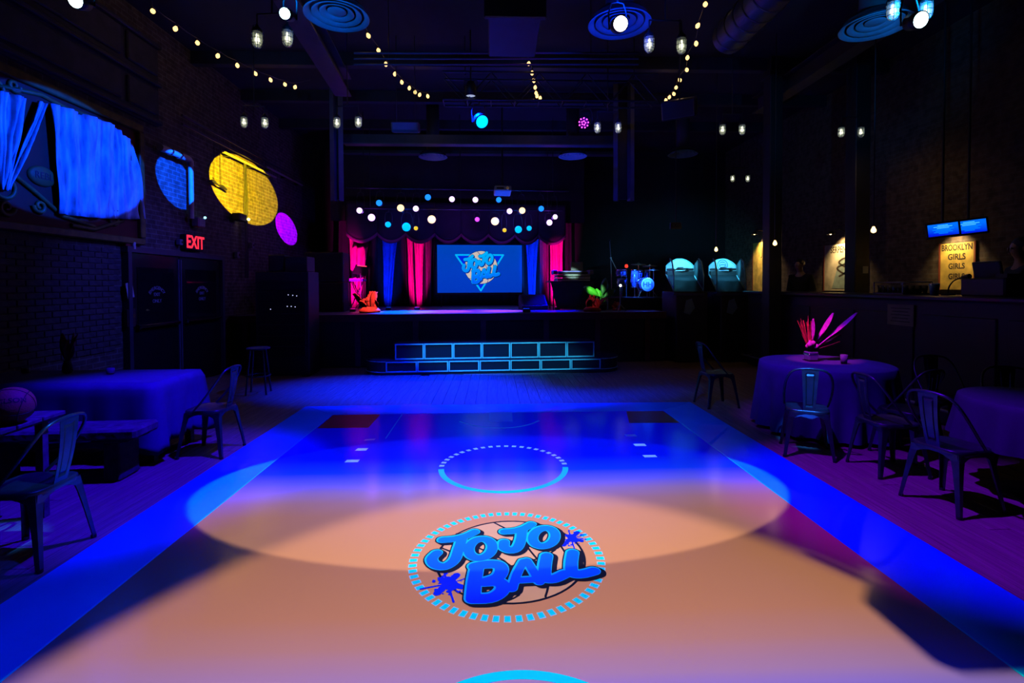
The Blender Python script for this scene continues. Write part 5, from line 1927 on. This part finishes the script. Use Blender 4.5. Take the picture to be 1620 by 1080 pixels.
# black speaker stack and equipment at the left of the stage
for (px, py, w, d, h, lab) in ((508, 494, .85, .6, 1.35, 'tall black speaker cabinet beside the left pink drape'),):
    p = st_(px, py)
    t = T('speaker_stack', lab, 'speaker', (p.x, p.y + .45, STAGE_Z), SA)
    for k_ in range(2):
        MB().box((0, 0, h / 4 + k_ * h / 2), (w, d, h / 2 - .01), bev=.015).build('cabinet', BLACK, t)
        MB().box((0, -d / 2 - .006, h / 4 + k_ * h / 2), (w - .08, .012, h / 2 - .09)).build('grille', MATS['speaker_grille'], t)
        MB().cyl((-w / 2 + .03, -d / 2 - .002, h / 4 + k_ * h / 2 - .2), (-w / 2 + .03, -d / 2 - .01, h / 4 + k_ * h / 2 - .2), .02, n=10).build('corner_cap', BLACKM, t)
p = g0(470, 570)
rk = T('amplifier_rack', 'black amplifier rack with tiny status lights before the left of the stage', 'rack', (-3.85, 9.45, 0))
MB().box((0, 0, .95), (.95, .55, 1.9), bev=.01).build('cabinet', BLACK, rk)
for i in range(7):
    MB().box((0, -.281, .45 + i * .2), (.84, .014, .17), bev=.004).build('unit', BLACKM, rk)
led = glow('rack_led', (.6, .6, 1), 1.2)
for i, (x, z_) in enumerate(((.12, 1.48), (.2, 1.47), (.27, 1.46), (.1, 1.27), (.17, 1.27), (.24, 1.26), (-.2, 1.22))):
    MB().sphere((x, -.291, z_), .009, 6, 4).build('status_light', led, rk)
t = T('monitor_speaker', 'small black speaker on top of the amplifier rack', 'speaker', (-4.0, 9.45, 1.901))
MB().box((0, 0, .16), (.3, .3, .32), bev=.02).build('cabinet', BLACK, t)
MB().cyl((0, -.151, .12), (0, -.158, .12), .1, n=18).build('cone', BLACKM, t)
t = T('dark_crate', 'black crate beside the small speaker on the rack', 'crate', (-3.62, 9.45, 1.901))
MB().box((0, 0, .14), (.4, .4, .28), bev=.01).build('shell', BLACK, t)
MB().box((0, -.205, .2), (.14, .012, .03)).build('handle', BLACKM, t)
# stacked stools / frame by the doors
t = T('bar_stool', 'dim blue rimmed backless stool between doors and stage', 'stool', (-3.6, 7.7, 0), R(10))
MB().lathe([(.0005, .71), (.15, .71), (.17, .70), (.165, .68), (.0005, .68)], 20).build('seat', mat('stool_seat', (.1, .14, .3), .4), t)
for a_ in (.8, 2.4, 3.9, 5.5):
    MB().cyl((math.cos(a_) * .12, math.sin(a_) * .12, .68), (math.cos(a_) * .2, math.sin(a_) * .2, 0), .014, n=8).build('leg', GUN, t)
MB().tube([(math.cos(k_ * PI / 10) * .17, math.sin(k_ * PI / 10) * .17, .28) for k_ in range(20)], .01, 6, closed=True).build('foot_ring', GUN, t)

# ------------------------------------------------------------------ arcade basketball machines
BKB = mat('backboard_white', (.62, .70, .75), .5)
NETP = mat('side_mesh', (.20, .35, .38), .4, alpha=.30)
TRIMC = mat('cyan_trim', (.35, .75, .85), .35)
RAMP = mat('ramp_dark', (.02, .025, .03), .4)


def arcade(label, xl, xr, arch, emblem_on):
    """xl, xr: photo columns of the front corners"""
    YF_, YBk = 10.35, 11.25
    fl2, fr2 = at_y(xl, 458, YF_), at_y(xr, 458, YF_)
    w = fr2.x - fl2.x
    t = T('arcade_machine', label, 'arcade machine', ((fl2.x + fr2.x) / 2, YF_, 0))
    cx = (fl2.x + fr2.x) / 2
    zf = fl2.z
    sh = at_y(xl - 12.5, 440, YBk).x - fl2.x              # the cabinet leans off axis
    zt = at_y(xl, arch, YBk).z
    MB().box((sh / 2, .45, (zf - .05) / 2), (w + .04, .9, zf - .05), bev=.015).build('cabinet', BLACK, t)
    # ramp
    zb = at_y(xl, 434, YBk).z
    MB().add([(-w / 2, 0, zf - .04), (w / 2, 0, zf - .04), (w / 2 + sh, .86, zb), (-w / 2 + sh, .86, zb), (-w / 2, 0, zf - .06), (w / 2, 0, zf - .06), (w / 2 + sh, .86, zb - .03), (-w / 2 + sh, .86, zb - .03)],
             [(0, 1, 2, 3), (4, 7, 6, 5), (0, 4, 5, 1), (1, 5, 6, 2), (2, 6, 7, 3), (3, 7, 4, 0)]).build('ball_ramp', RAMP, t)
    MB().box((sh, .84, zb + .03), (w, .06, .1)).build('score_rail', BLACK, t)
    # arched backboard
    pts = [(-w / 2, zb - .03)] + [(-w / 2 + w * i / 12, zt - .16 * abs(i / 6 - 1) ** 2) for i in range(13)] + [(w / 2, zb - .03)]
    MB().prism([(x, z) for x, z in pts], .03, Matrix.Translation((sh, .93, 0)) @ Matrix.Rotation(PI / 2, 4, 'X')).build('backboard', BKB, t)
    MB().tube([(x + sh, .89, z) for x, z in pts], .014, 6).build('backboard_trim', TRIMC, t)
    # hoop and net
    hz_ = zb + .13
    MB().tube([(sh + math.cos(k_ * PI / 10) * .13, .73 + math.sin(k_ * PI / 10) * .11, hz_) for k_ in range(20)], .012, 6, closed=True).build('hoop', BLACKM, t)
    MB().box((sh, .86, hz_ + .01), (.12, .06, .05)).build('hoop_bracket', BLACKM, t)
    for s in (-1, 1):
        MB().box((sh + s * .22, .86, hz_ - .01), (.17, .03, .04), bev=.01).build('target_plate', BLACKM, t)
        # clear side panel with its bright edge
        fx, bx_ = s * w / 2, s * w / 2 + sh
        zt2 = zt - .17
        pr = [(0, zf - .03), (.0, zf + .30), (.18, zt - .10), (.42, zt - .02), (.88, zt - .16), (.88, zb)]
        vs = [(fx + sh * y / .9 + o_, y, z) for o_ in (-.005, .005) for y, z in pr]
        n = len(pr)
        MB().add(vs, [tuple(range(n)), tuple(range(n, 2 * n))[::-1]] + [(i, n + i, n + (i + 1) % n, (i + 1) % n) for i in range(n)]).build('side_panel', NETP, t)
        MB().tube([(fx + sh * y / .9, y, z) for y, z in [pr[5], pr[0], pr[1], pr[2], pr[3]]], .016, 6).build('panel_edge', TRIMC, t)
    MB().box((0, -.012, zf - .10), (w + .04, .02, .05)).build('front_rail', mat('front_rail', (.05, .05, .2), .4), t)
    mb = MB().add([(-.11, -.014, .62), (.02, -.014, .58), (.13, -.014, .72), (.06, -.014, .92), (-.06, -.014, .88)], [(0, 1, 2, 3, 4)])
    q = mb.build('front_decal', mat('decal_blue', (.15, .25, .8), .5), t, None, .004)
    q.location.z = zf - .06 - 1.05
    if emblem_on:
        me = MB().disc((0, 0), .13, 0, 28).mesh('board_emblem')
        me.transform(frame_y(sh - .0, .895, zt - .14))
        place('board_emblem', me, mat('emblem_blue', (.12, .25, .5), .5), t)
        me = MB().ring((0, 0), .085, .10, 0).stroke([(-.06, .02), (-.02, .04), (.06, .03)], .012).stroke([(-.05, -.03), (.05, -.02)], .012).mesh('emblem_lettering')
        me.transform(frame_y(sh, .893, zt - .14))
        place('emblem_lettering', me, BKB, t)
    spot('arcade_light', (cx + sh * .3, YF_ + .16, zt - .06), (cx + sh, YBk, zb + .12), (.10, .62, 1), 70, 84, .5, .03)
    return t


arcade('left of the two cyan lit arcade basketball machines right of the stage', 1066, 1113, 409.5, False)
arcade('right of the two cyan lit arcade basketball machines, with a round emblem', 1134, 1180, 409.5, True)
p = at_y(1069, 357, 9.7)
t = T('exit_sign', 'dim unlit exit sign above the arcade machines', 'sign', p)
MB().box((0, 0, 0), (.22, .05, .13), bev=.008).build('box', mat('dim_sign', (.12, .12, .16), .5), t)
text('lettering', 'EXIT', .10, BLACK, t, frame_y(0, -.028, 0), .001, .001)
MB().cyl((0, 0, .06), (0, 0, ZC - p.z), .008, n=6).build('hanging_rod', BLACKM, t)

# ------------------------------------------------------------------ bar side
BX0, BX1, BZ = 5.22, 5.80, 1.50
pf = S(MB().box(((BX1 + XR) / 2 + .0, 7.0, .17), (XR - BX1, 9.0, .34)).build('floor_bar_platform', DARKWOOD))
bar = T('bar_counter', 'long black bar counter along the right side of the room', 'bar', (BX0, 6.95, 0))
BARM = mat('bar_front', (.016, .016, .026), .5)
MB().box((.29, .0, (BZ - .06) / 2), (.54, 6.2, BZ - .06)).build('body', BARM, bar)
MB().box((.28, 0, BZ - .03), (.70, 6.3, .06), bev=.015).build('bar_top', mat('bar_top', (.03, .03, .06), .3), bar)
for i in range(6):
    MB().box((.012, -2.55 + i * 1.02, .72), (.02, .90, 1.1), bev=.008).build('front_panel', BARM, bar)
MB().tube([(-.12, -3.05, .2), (-.12, 3.05, .2)], .02, 8).build('foot_rail', GREYM, bar)
for i in range(5):
    MB().tube([(-.12, -2.9 + i * 1.45, .2), (0.02, -2.9 + i * 1.45, .22)], .012, 6).build('rail_bracket', GREYM, bar)
# paper notice on the bar
p = at_x(1424, 498, BX0 - .004)
t = T('paper_notice', 'pale printed paper notice taped to the bar front', 'notice', p)
MB().box((0, 0, 0), (.003, .41, .27)).build('sheet', PAPER, t)
for i in range(5):
    MB().box((-.002, 0, .085 - i * .042), (.002, .30 - .05 * (i % 2), .010)).build('text_line', INK, t)
# glasses on the bar
GLS = mat('bar_glass', (.55, .55, .75), .08, trans=.75)
rk2 = at_x(1427, 458, BX0 + .25)
gm = MB().lathe([(.024, 0), (.034, .10), (.031, .10), (.022, .008), (.0005, .006)], 12).mesh('tumbler')
gm.materials.append(GLS)
tr = T('glass_rack', 'low rack of upturned glasses on the bar', 'rack', (rk2.x, rk2.y, BZ), 0)
MB().box((0, 0, .01), (.40, .50, .02)).build('tray', BLACKM, tr)
for x_ in (-.195, .195):
    for y_ in (-.24, .24):
        MB().cyl((x_, y_, .02), (x_, y_, .16), .008, n=6).build('corner_post', GREYM, tr)
mb = MB().tube([(-.195, -.24, .16), (.195, -.24, .16), (.195, .24, .16), (-.195, .24, .16)], .008, 6, closed=True)
mb.build('top_rail', GREYM, tr)
n_ = 0
rows = ('back', 'middle back', 'middle front', 'front')
for i in range(4):
    for j in range(6):
        o = place('tumbler', gm, None)
        o.location = (rk2.x + .135 - i * .09, rk2.y - .205 + j * .082, BZ + .021)
        tag(o, 'clear glass standing in the rack of glasses on the bar', 'glass', 'glasses in the bar rack')
cp = at_x(1478, 461, BX0 + .2)
t = T('ice_bucket', 'blue lit tumbler standing alone on the bar', 'glass', (cp.x, cp.y, BZ))
MB().lathe([(.04, 0), (.055, .14), (.050, .14), (.036, .01), (.0005, .008)], 16).build('glass', mat('blue_glass', (.12, .3, .9), .2), t)
MB().tube([(.052 * math.cos(k_ * PI / 8), .052 * math.sin(k_ * PI / 8), .138) for k_ in range(16)], .005, 5, closed=True).build('rim', CHROME, t)
cp = at_x(1500, 462, BX0 + .3)
t = T('desk_lamp', 'black goose neck lamp curving over the bar', 'lamp', (cp.x, cp.y, BZ))
MB().lathe([(.07, 0), (.07, .015), (.012, .025)], 16).build('base', BLACK, t)
MB().tube(smooth_pts([(0, 0, .02), (0, -.01, .10), (0, -.08, .18), (0, -.2, .22)]), .008, 6).build('neck', BLACK, t)
MB().cyl((0, -.18, .215), (0, -.27, .225), .02, .03, n=10).build('head', BLACK, t)
cp = at_x(1560, 455, BX0 + .32)
t = T('register', 'dark boxy till and cases at the near end of the bar', 'till', (cp.x, cp.y - .12, BZ))
MB().box((0, 0, .10), (.36, .50, .20), bev=.015).build('till_box', mat('till', (.02, .02, .035), .5), t)
MB().box((.02, .12, .27), (.04, .32, .24), Matrix.Rotation(-.2, 4, 'Y'), .01).build('screen', MATS['till'], t)
MB().box((0, -.14, .22), (.2, .12, .05)).build('printer', BLACK, t)

# square columns before the bar
for px, wpx, yy, lab in ((1221, 20, 9.2, 'black square column left of the standing person'), (1355, 24, 8.35, 'black square column at the end of the lit posters')):
    p = at_y(px, 450, yy)
    w = wpx * yy / F
    zb0 = 0.0
    if px > 1300:
        zb0 = .341
    elif p.x > BX0 - w / 2 - .02:
        p = at_x(px, 450, BX0 - w / 2 - .05)
    t = T('column', lab, 'column', (p.x, p.y, zb0))
    MB().box((0, 0, (ZC - zb0) / 2), (w, w, ZC - zb0 - .002), bev=.01).build('shaft', BLACK, t)
    MB().box((0, 0, .1), (w + .06, w + .06, .2), bev=.01).build('plinth', BLACK, t)
    MB().box((0, 0, ZC - zb0 - .3), (w + .08, w + .08, .12), bev=.01).build('capital', BLACK, t)
o = MB().box((0, 0, 0), (.09, .006, .12)).build('notice_card', WHITE)
o.location = (p.x + w * .22, p.y - w / 2 - .004, at_y(1361, 427, p.y).z)
tag(o, 'small pale card stuck on the column beside the posters', 'notice')

# posters on the right wall with their lamps
PYEL = mat('poster_yellow', (.62, .46, .10), .7, var=.35, scale=6)
PINK_ = mat('poster_ink', (.05, .035, .02), .7)
PCRM = mat('poster_cream', (.50, .46, .34), .7, var=.3, scale=5)
PRED = mat('poster_edge', (.28, .06, .03), .7)
MR = Matrix.Rotation(-PI / 2, 4, 'Z') @ Matrix.Rotation(PI / 2, 4, 'X')


def poster(label, pxa, pxb, pyt, pyb, lines, pm, lamp=6.0, art=None):
    a_, b_ = at_x(pxa, pyt, XR), at_x(pxb, pyt, XR)
    ylen = abs(a_.y - b_.y)
    pc = at_x((pxa + pxb) / 2, pyt, XR)
    zt_, zb_ = pc.z, at_x((pxa + pxb) / 2, pyb, XR).z
    yc = (a_.y + b_.y) / 2
    t = T('wall_poster', label, 'poster', (XR, yc, zb_))
    h = zt_ - zb_
    MB().box((-.012, 0, h / 2), (.02, ylen, h)).build('sheet', pm, t)
    for s in (-1, 1):
        MB().box((-.016, s * (ylen / 2 - .012), h / 2), (.02, .03, h + .02)).build('side_batten', PRED, t)
    for i, (s, z_, size, sq) in enumerate(lines):
        text('lettering', s, size, PINK_, t, Matrix.Translation((-.024, 0, h * z_)) @ MR @ Matrix.Diagonal((sq, 1, 1, 1)), .0008, .003)
    if art:
        art(t, ylen, h)
    # picture lamp
    l = T('picture_lamp', 'warm picture lamp over the ' + label, 'lamp', (XR, yc, zt_ + .20))
    MB().tube([(0, 0, .05), (-.12, 0, .10), (-.24, 0, .08), (-.30, 0, .03)], .010, 6).build('arm', BLACKM, l)
    MB().lathe([(.03, .04), (.05, .02), (.085, -.03)], 16, Matrix.Translation((-.30, 0, .02)), cap=False).build('shade', BLACKM, l, None, .004)
    MB().sphere((-.30, 0, .0), .022, 8, 6).build('bulb', glow('picture_bulb', (1, .7, .3), 5), l)
    spot('picture_lamp_beam', (XR - .24, yc, zt_ + .165), (XR - .02, yc, zt_ - h * .22), (1, .66, .28), lamp * .8, 108, .9, .02)
    return t


def snake(t, yl, h):
    MB().add([(-.0245, -.30, .05), (-.0245, .34, .05), (-.0245, .12, h * .66), (-.0245, -.12, h * .66)], [(0, 1, 2, 3)]).build('skirt_print', mat('poster_teal', (.25, .34, .32), .7, var=.3), t)
    me = MB().stroke(smooth_pts([(-.1, .35), (.05, .45), (.12, .55), (0, .62), (-.1, .72), (.02, .82), (.14, .78), (.05, .68), (-.14, .58), (-.05, .46), (.1, .38)]), .022).mesh('serpent_print')
    me.transform(Matrix.Translation((-.026, 0, h * .02)) @ MR @ Matrix.Diagonal((1.3, h * .82, 1, 1)))
    place('serpent_print', me, PINK_, t)


poster('yellow poster headed BROOKLYN below the screens', 1488, 1546, 384, 458, (('BROOKLYN', .90, .135, .72), ('GIRLS', .70, .13, .9), ('GIRLS', .50, .12, .9), ('GIRLS', .28, .12, .9)), PYEL, 42)
poster('cream poster headed SERPENTINA left of the right column', 1305, 1372, 385, 460, (('SERPENTINA', .88, .19, .74),), PCRM, 110, snake)
poster('narrow yellow poster beside the left column', 1192, 1232, 382, 462, (('JIC', .80, .3, .9), ('PI', .5, .3, .9)), PYEL, 150)
# warm bare bulbs
for px, py, x_, lab in ((1382, 363, 5.0, 'bare warm bulb right of the bar column'), (1226, 384, 4.6, 'bare warm bulb before the left bar column'), (1133, 394, 4.3, 'bare warm bulb above the arcade machines')):
    p = at_x(px, py, x_)
    t = T('bare_bulb', lab, 'bulb', p)
    MB().lathe([(.0005, -.045), (.025, -.035), (.032, -.01), (.02, .02), (.012, .04)], 12).build('bulb', glow('bare_warm', (1, .62, .2), 5), t)
    MB().cyl((0, 0, .03), (0, 0, ZC - p.z), .008, n=6).build('cord', BLACKM, t)
    point('bare_bulb_glow', p - Vector((0.0, .0, .09)), (1, .6, .25), .9, .03)
spot('bar_wall_glow', (5.6, 7.6, 3.9), (7.2, 8.2, 2.3), (1, .62, .35), 7, 110, 1.0)

# screens over the bar
for (x0_, x1_, yt, yb, lab) in ((1475, 1509, 354, 372, 'left of the two blue menu screens hanging over the bar'), (1514.5, 1552, 349, 368, 'right of the two blue menu screens hanging over the bar')):
    yy = 6.3
    c_ = at_y((x0_ + x1_) / 2, (yt + yb) / 2, yy)
    w, h = (x1_ - x0_) * yy / F * 1.12, (yb - yt) * yy / F * 1.08
    t = T('menu_screen', lab, 'screen', c_, R(-34))
    MB().box((0, .03, 0), (w + .05, .05, h + .05), Matrix.Rotation(-.10, 4, 'Y'), .008).build('bezel', BLACK, t)
    MB().box((0, .002, 0), (w, .006, h), Matrix.Rotation(-.10, 4, 'Y')).build('display', grad_mat('menu_blue', (0, .16, 1), (0, .01, .8), 'Z', -.07, .05, .4, 1.0), t)
    for i in range(7):
        lw = (.34, .62, .40, .70, .5, .62, .3)[i] * w
        MB().box(Matrix.Rotation(-.10, 3, 'Y') @ Vector((0, -.003, h * (.36 - i * .11))), (lw, .003, h * .05), Matrix.Rotation(-.10, 4, 'Y')).build('menu_line', glow('menu_text_%d' % (i > 2), (.1, .75, .9) if i <= 2 else (0, .3, 1), .9), t)
    MB().cyl((0, .05, h / 2), (0, .05, ZC - c_.z), .014, n=8).build('ceiling_pole', BLACKM, t)

# ------------------------------------------------------------------ people behind the bar
SKIN = mat('skin', (.42, .25, .18), .6, var=.08)
HAIR = mat('hair', (.015, .012, .010), .7)
SHIRT = mat('dark_sweater', (.012, .012, .016), .85)
TROUS = mat('dark_trousers', (.010, .010, .014), .85)


def skin_obj(name, verts, edges, radii, m, parent, sub=1, root=0):
    me = bpy.data.meshes.new(name)
    me.from_pydata(verts, edges, [])
    o = bpy.data.objects.new(name, me)
    me.materials.append(m)
    C.objects.link(o)
    o.parent = parent
    md = o.modifiers.new('skin', 'SKIN')
    md.use_smooth_shade = True
    for i, r_ in enumerate(radii):
        sv = me.skin_vertices[0].data[i]
        sv.radius = (r_, r_) if not isinstance(r_, tuple) else r_
        sv.use_root = (i == root)
    s_ = o.modifiers.new('sub', 'SUBSURF')
    s_.levels = sub
    s_.render_levels = sub
    return o


def person(label, loc_, rz, Hh=1.78, head_tilt=.25, bend=.0):
    t = T('person', label, 'person', loc_, rz)
    k = Hh / 1.78
    V, E, RR = [], [], []

    def v(p, r_, link=None):
        V.append(tuple(Vector(p) * k))
        RR.append(tuple(x * k for x in r_) if isinstance(r_, tuple) else r_ * k)
        if link is not None:
            E.append((link, len(V) - 1))
        return len(V) - 1
    pel = v((0, 0, .95), (.15, .11))
    w1 = v((0, 0, 1.10), (.135, .10), pel)
    ch = v((0, -.01, 1.28), (.16, .11), w1)
    up = v((0, 0, 1.42), (.13, .09), ch)
    nk = v((0, .01 - .02, 1.51), .056, up)
    nk2 = v((0, .0 - head_tilt * .08, 1.57), .054, nk)
    h1 = v((0, -head_tilt * .14 - .015, 1.635), (.070, .088), nk2)
    h2 = v((0, -head_tilt * .12 - .005, 1.70), (.076, .094), h1)
    h3 = v((0, -head_tilt * .10 + .005, 1.755), (.055, .070), h2)
    for s in (-1, 1):
        sh = v((s * .175, 0, 1.42), .062, up)
        el = v((s * .235, .02, 1.14), .046, sh)
        wr = v((s * .225, -.10, .92), .030, el)
        pa = v((s * .220, -.13, .855), (.036, .020), wr)
        for f_ in range(4):
            q0 = v((s * (.220 + (f_ - 1.5) * .018 * s * s), -.15 + .0, .81), .010, pa)
            q1 = v((s * (.220 + (f_ - 1.5) * .019), -.165, .79 - (.02, .03, .026, .012)[f_]), .009, q0)
            v((s * (.220 + (f_ - 1.5) * .018), -.165 + .008, .765 - (.02, .03, .026, .012)[f_]), .008, q1)
        th0 = v((s * .188, -.145, .855), .011, pa)
        v((s * .180, -.165, .825), .009, th0)
        hp = v((s * .095, 0, .88), .092, pel)
        kn = v((s * .105, -.02, .50), .060, hp)
        an = v((s * .11, .02, .09), .042, kn)
        he = v((s * .11, -.02, .045), .040, an)
        v((s * .12, -.14, .035), (.042, .028), he)
    body = skin_obj('body', V, E, RR, SKIN, t, 2, pel)
    # clothes over the same joints
    def suit(name, idx_pts, m, grow):
        Vs, Es, Rs = [], [], []
        for p, r_, l in idx_pts:
            Vs.append(tuple(Vector(p) * k))
            Rs.append(tuple((x + grow) * k for x in r_) if isinstance(r_, tuple) else (r_ + grow) * k)
            if l is not None:
                Es.append((l, len(Vs) - 1))
        return skin_obj(name, Vs, Es, Rs, m, t, 2, 0)
    top = [((0, 0, .90), (.15, .115), None), ((0, 0, 1.10), (.14, .105), 0), ((0, -.01, 1.28), (.165, .115), 1), ((0, 0, 1.43), (.13, .09), 2), ((0, -.01, 1.495), .062, 3)]
    for s in (-1, 1):
        b0 = len(top)
        top += [((s * .18, 0, 1.42), .066, 3), ((s * .238, .02, 1.14), .052, b0), ((s * .226, -.09, .935), .038, b0 + 1)]
    suit('sweater', top, SHIRT, .016)
    tr_ = [((0, 0, .95), (.15, .11), None)]
    for s in (-1, 1):
        b0 = len(tr_)
        tr_ += [((s * .095, 0, .86), .095, 0), ((s * .105, -.02, .50), .068, b0), ((s * .11, .02, .10), .056, b0 + 1)]
    suit('trousers', tr_, TROUS, .012)
    hy = -head_tilt * .12
    # face
    for s in (-1, 1):
        MB().sphere((s * .032 * k, (hy - .094) * k, 1.672 * k), .011 * k, 8, 6).build('eye', mat('eye_white', (.5, .5, .5), .3), t)
        MB().sphere((s * .084 * k, (hy + .0) * k, 1.665 * k), .020 * k, 8, 6, (.5, 1, 1.5)).build('ear', SKIN, t)
    MB().lathe([(.0005, .028), (.008, .015), (.013, -.012), (.0005, -.018)], 8, Matrix.Translation((0, (hy - .108) * k, 1.655 * k))).build('nose', SKIN, t)
    MB().sphere((0, (hy - .098) * k, 1.612 * k), .022 * k, 8, 6, (1, .35, .28)).build('mouth', mat('lips', (.35, .14, .12), .5), t)
    mb = MB()
    prof = [(.093 * math.sin(a_), .102 * math.cos(a_)) for a_ in [PI * .62 - PI * .62 * i / 7 for i in range(8)]]
    mb.lathe([(max(a_, .0005), b_) for a_, b_ in prof], 16, Matrix.Translation((0, (hy + .022) * k, 1.705 * k)) @ Matrix.Rotation(-.35, 4, 'X') @ Matrix.Diagonal((k * .98, k * 1.1, k * .95, 1)))
    mb.build('hair', HAIR, t)
    return t


p = at_x(1267, 450, 6.35)
person('person in a dark top looking down behind the bar between the two columns', (p.x, p.y, .34), R(-62), 1.80, .5)
p = at_x(1618, 450, 6.15)
person('person in dark clothes at the right edge behind the till', (p.x, p.y, .34), R(-115), 1.82, .2)

# ------------------------------------------------------------------ housings for the ceiling spots that light the place
def can(lo, label, r=.09, back=.05):
    d = (lo.rotation_euler.to_matrix() @ Vector((0, 0, -1)))
    p = lo.location - d * back
    t = T('ceiling_spotlight', label, 'spotlight', p)
    M = d.to_track_quat('Z', 'Y').to_matrix().to_4x4()
    MB().lathe([(r * .6, -r * 2.6), (r * .95, -r * 1.8), (r, 0), (r * .9, 0), (r * .86, -.02), (.0005, -.025)], 18, M).build('housing', HOUSE, t)
    MB().lathe([(.0005, -.018), (r * .5, -.017), (r * .84, -.019)], 18, M).build('lens', glow('spot_lens', (.6, .7, 1), .6), t)
    y = MB().tube([M @ Vector((-r * 1.1, 0, -r)), M @ Vector((-r * 1.15, 0, -r)) + Vector((0, 0, .16)), M @ Vector((r * 1.15, 0, -r)) + Vector((0, 0, .16)), M @ Vector((r * 1.1, 0, -r))], .008, 6)
    y.build('yoke', HOUSE, t)
    top_ = (M @ Vector((0, 0, -r))) + Vector((0, 0, .16))
    MB().cyl(top_, (top_.x, top_.y, ZC - p.z), .012, n=6).build('drop_rod', HOUSE, t)


for key, lab in (('pool', 'black spotlight aimed straight down at the middle of the court'), ('warm', 'black spotlight aimed down above the near end of the court'),
                 ('wash_near', 'black wash light over the near left of the court'), ('purple', 'black spotlight aimed at the floor by the right hand tables'),
                 ('left', 'black spotlight aimed at the floor by the left hand tables'),
                 ('wash', 'black wash light high above the viewer aimed down the court'), ('chair_left', 'black narrow spotlight aimed at the left foreground chair'), ('chair_right', 'black narrow spotlight aimed at the chair before the flower table'), ('table', 'black spotlight aimed at the flower table'), ('back', 'black wash light aimed at the floor before the stage')):
    can(LIGHTS[key], lab)

# unseen box added near the ceiling to cast shade on the mat's right corner
t = T('mat_shade_box', 'unseen small black box and arm added above the viewer to shade the mat corner', 'shade caster', (.53, .78, 3.9))
MB().box((0, 0, 0), (.12, .10, .06), bev=.012).build('box', BLACK, t)
MB().tube([(-.02, .03, 0), (-.04, .07, 0), (-.065, .115, 0)], .006, 6).build('arm', BLACKM, t)
MB().cyl((0, 0, .03), (0, 0, ZC - 3.9), .006, n=6).build('drop_rod', BLACKM, t)
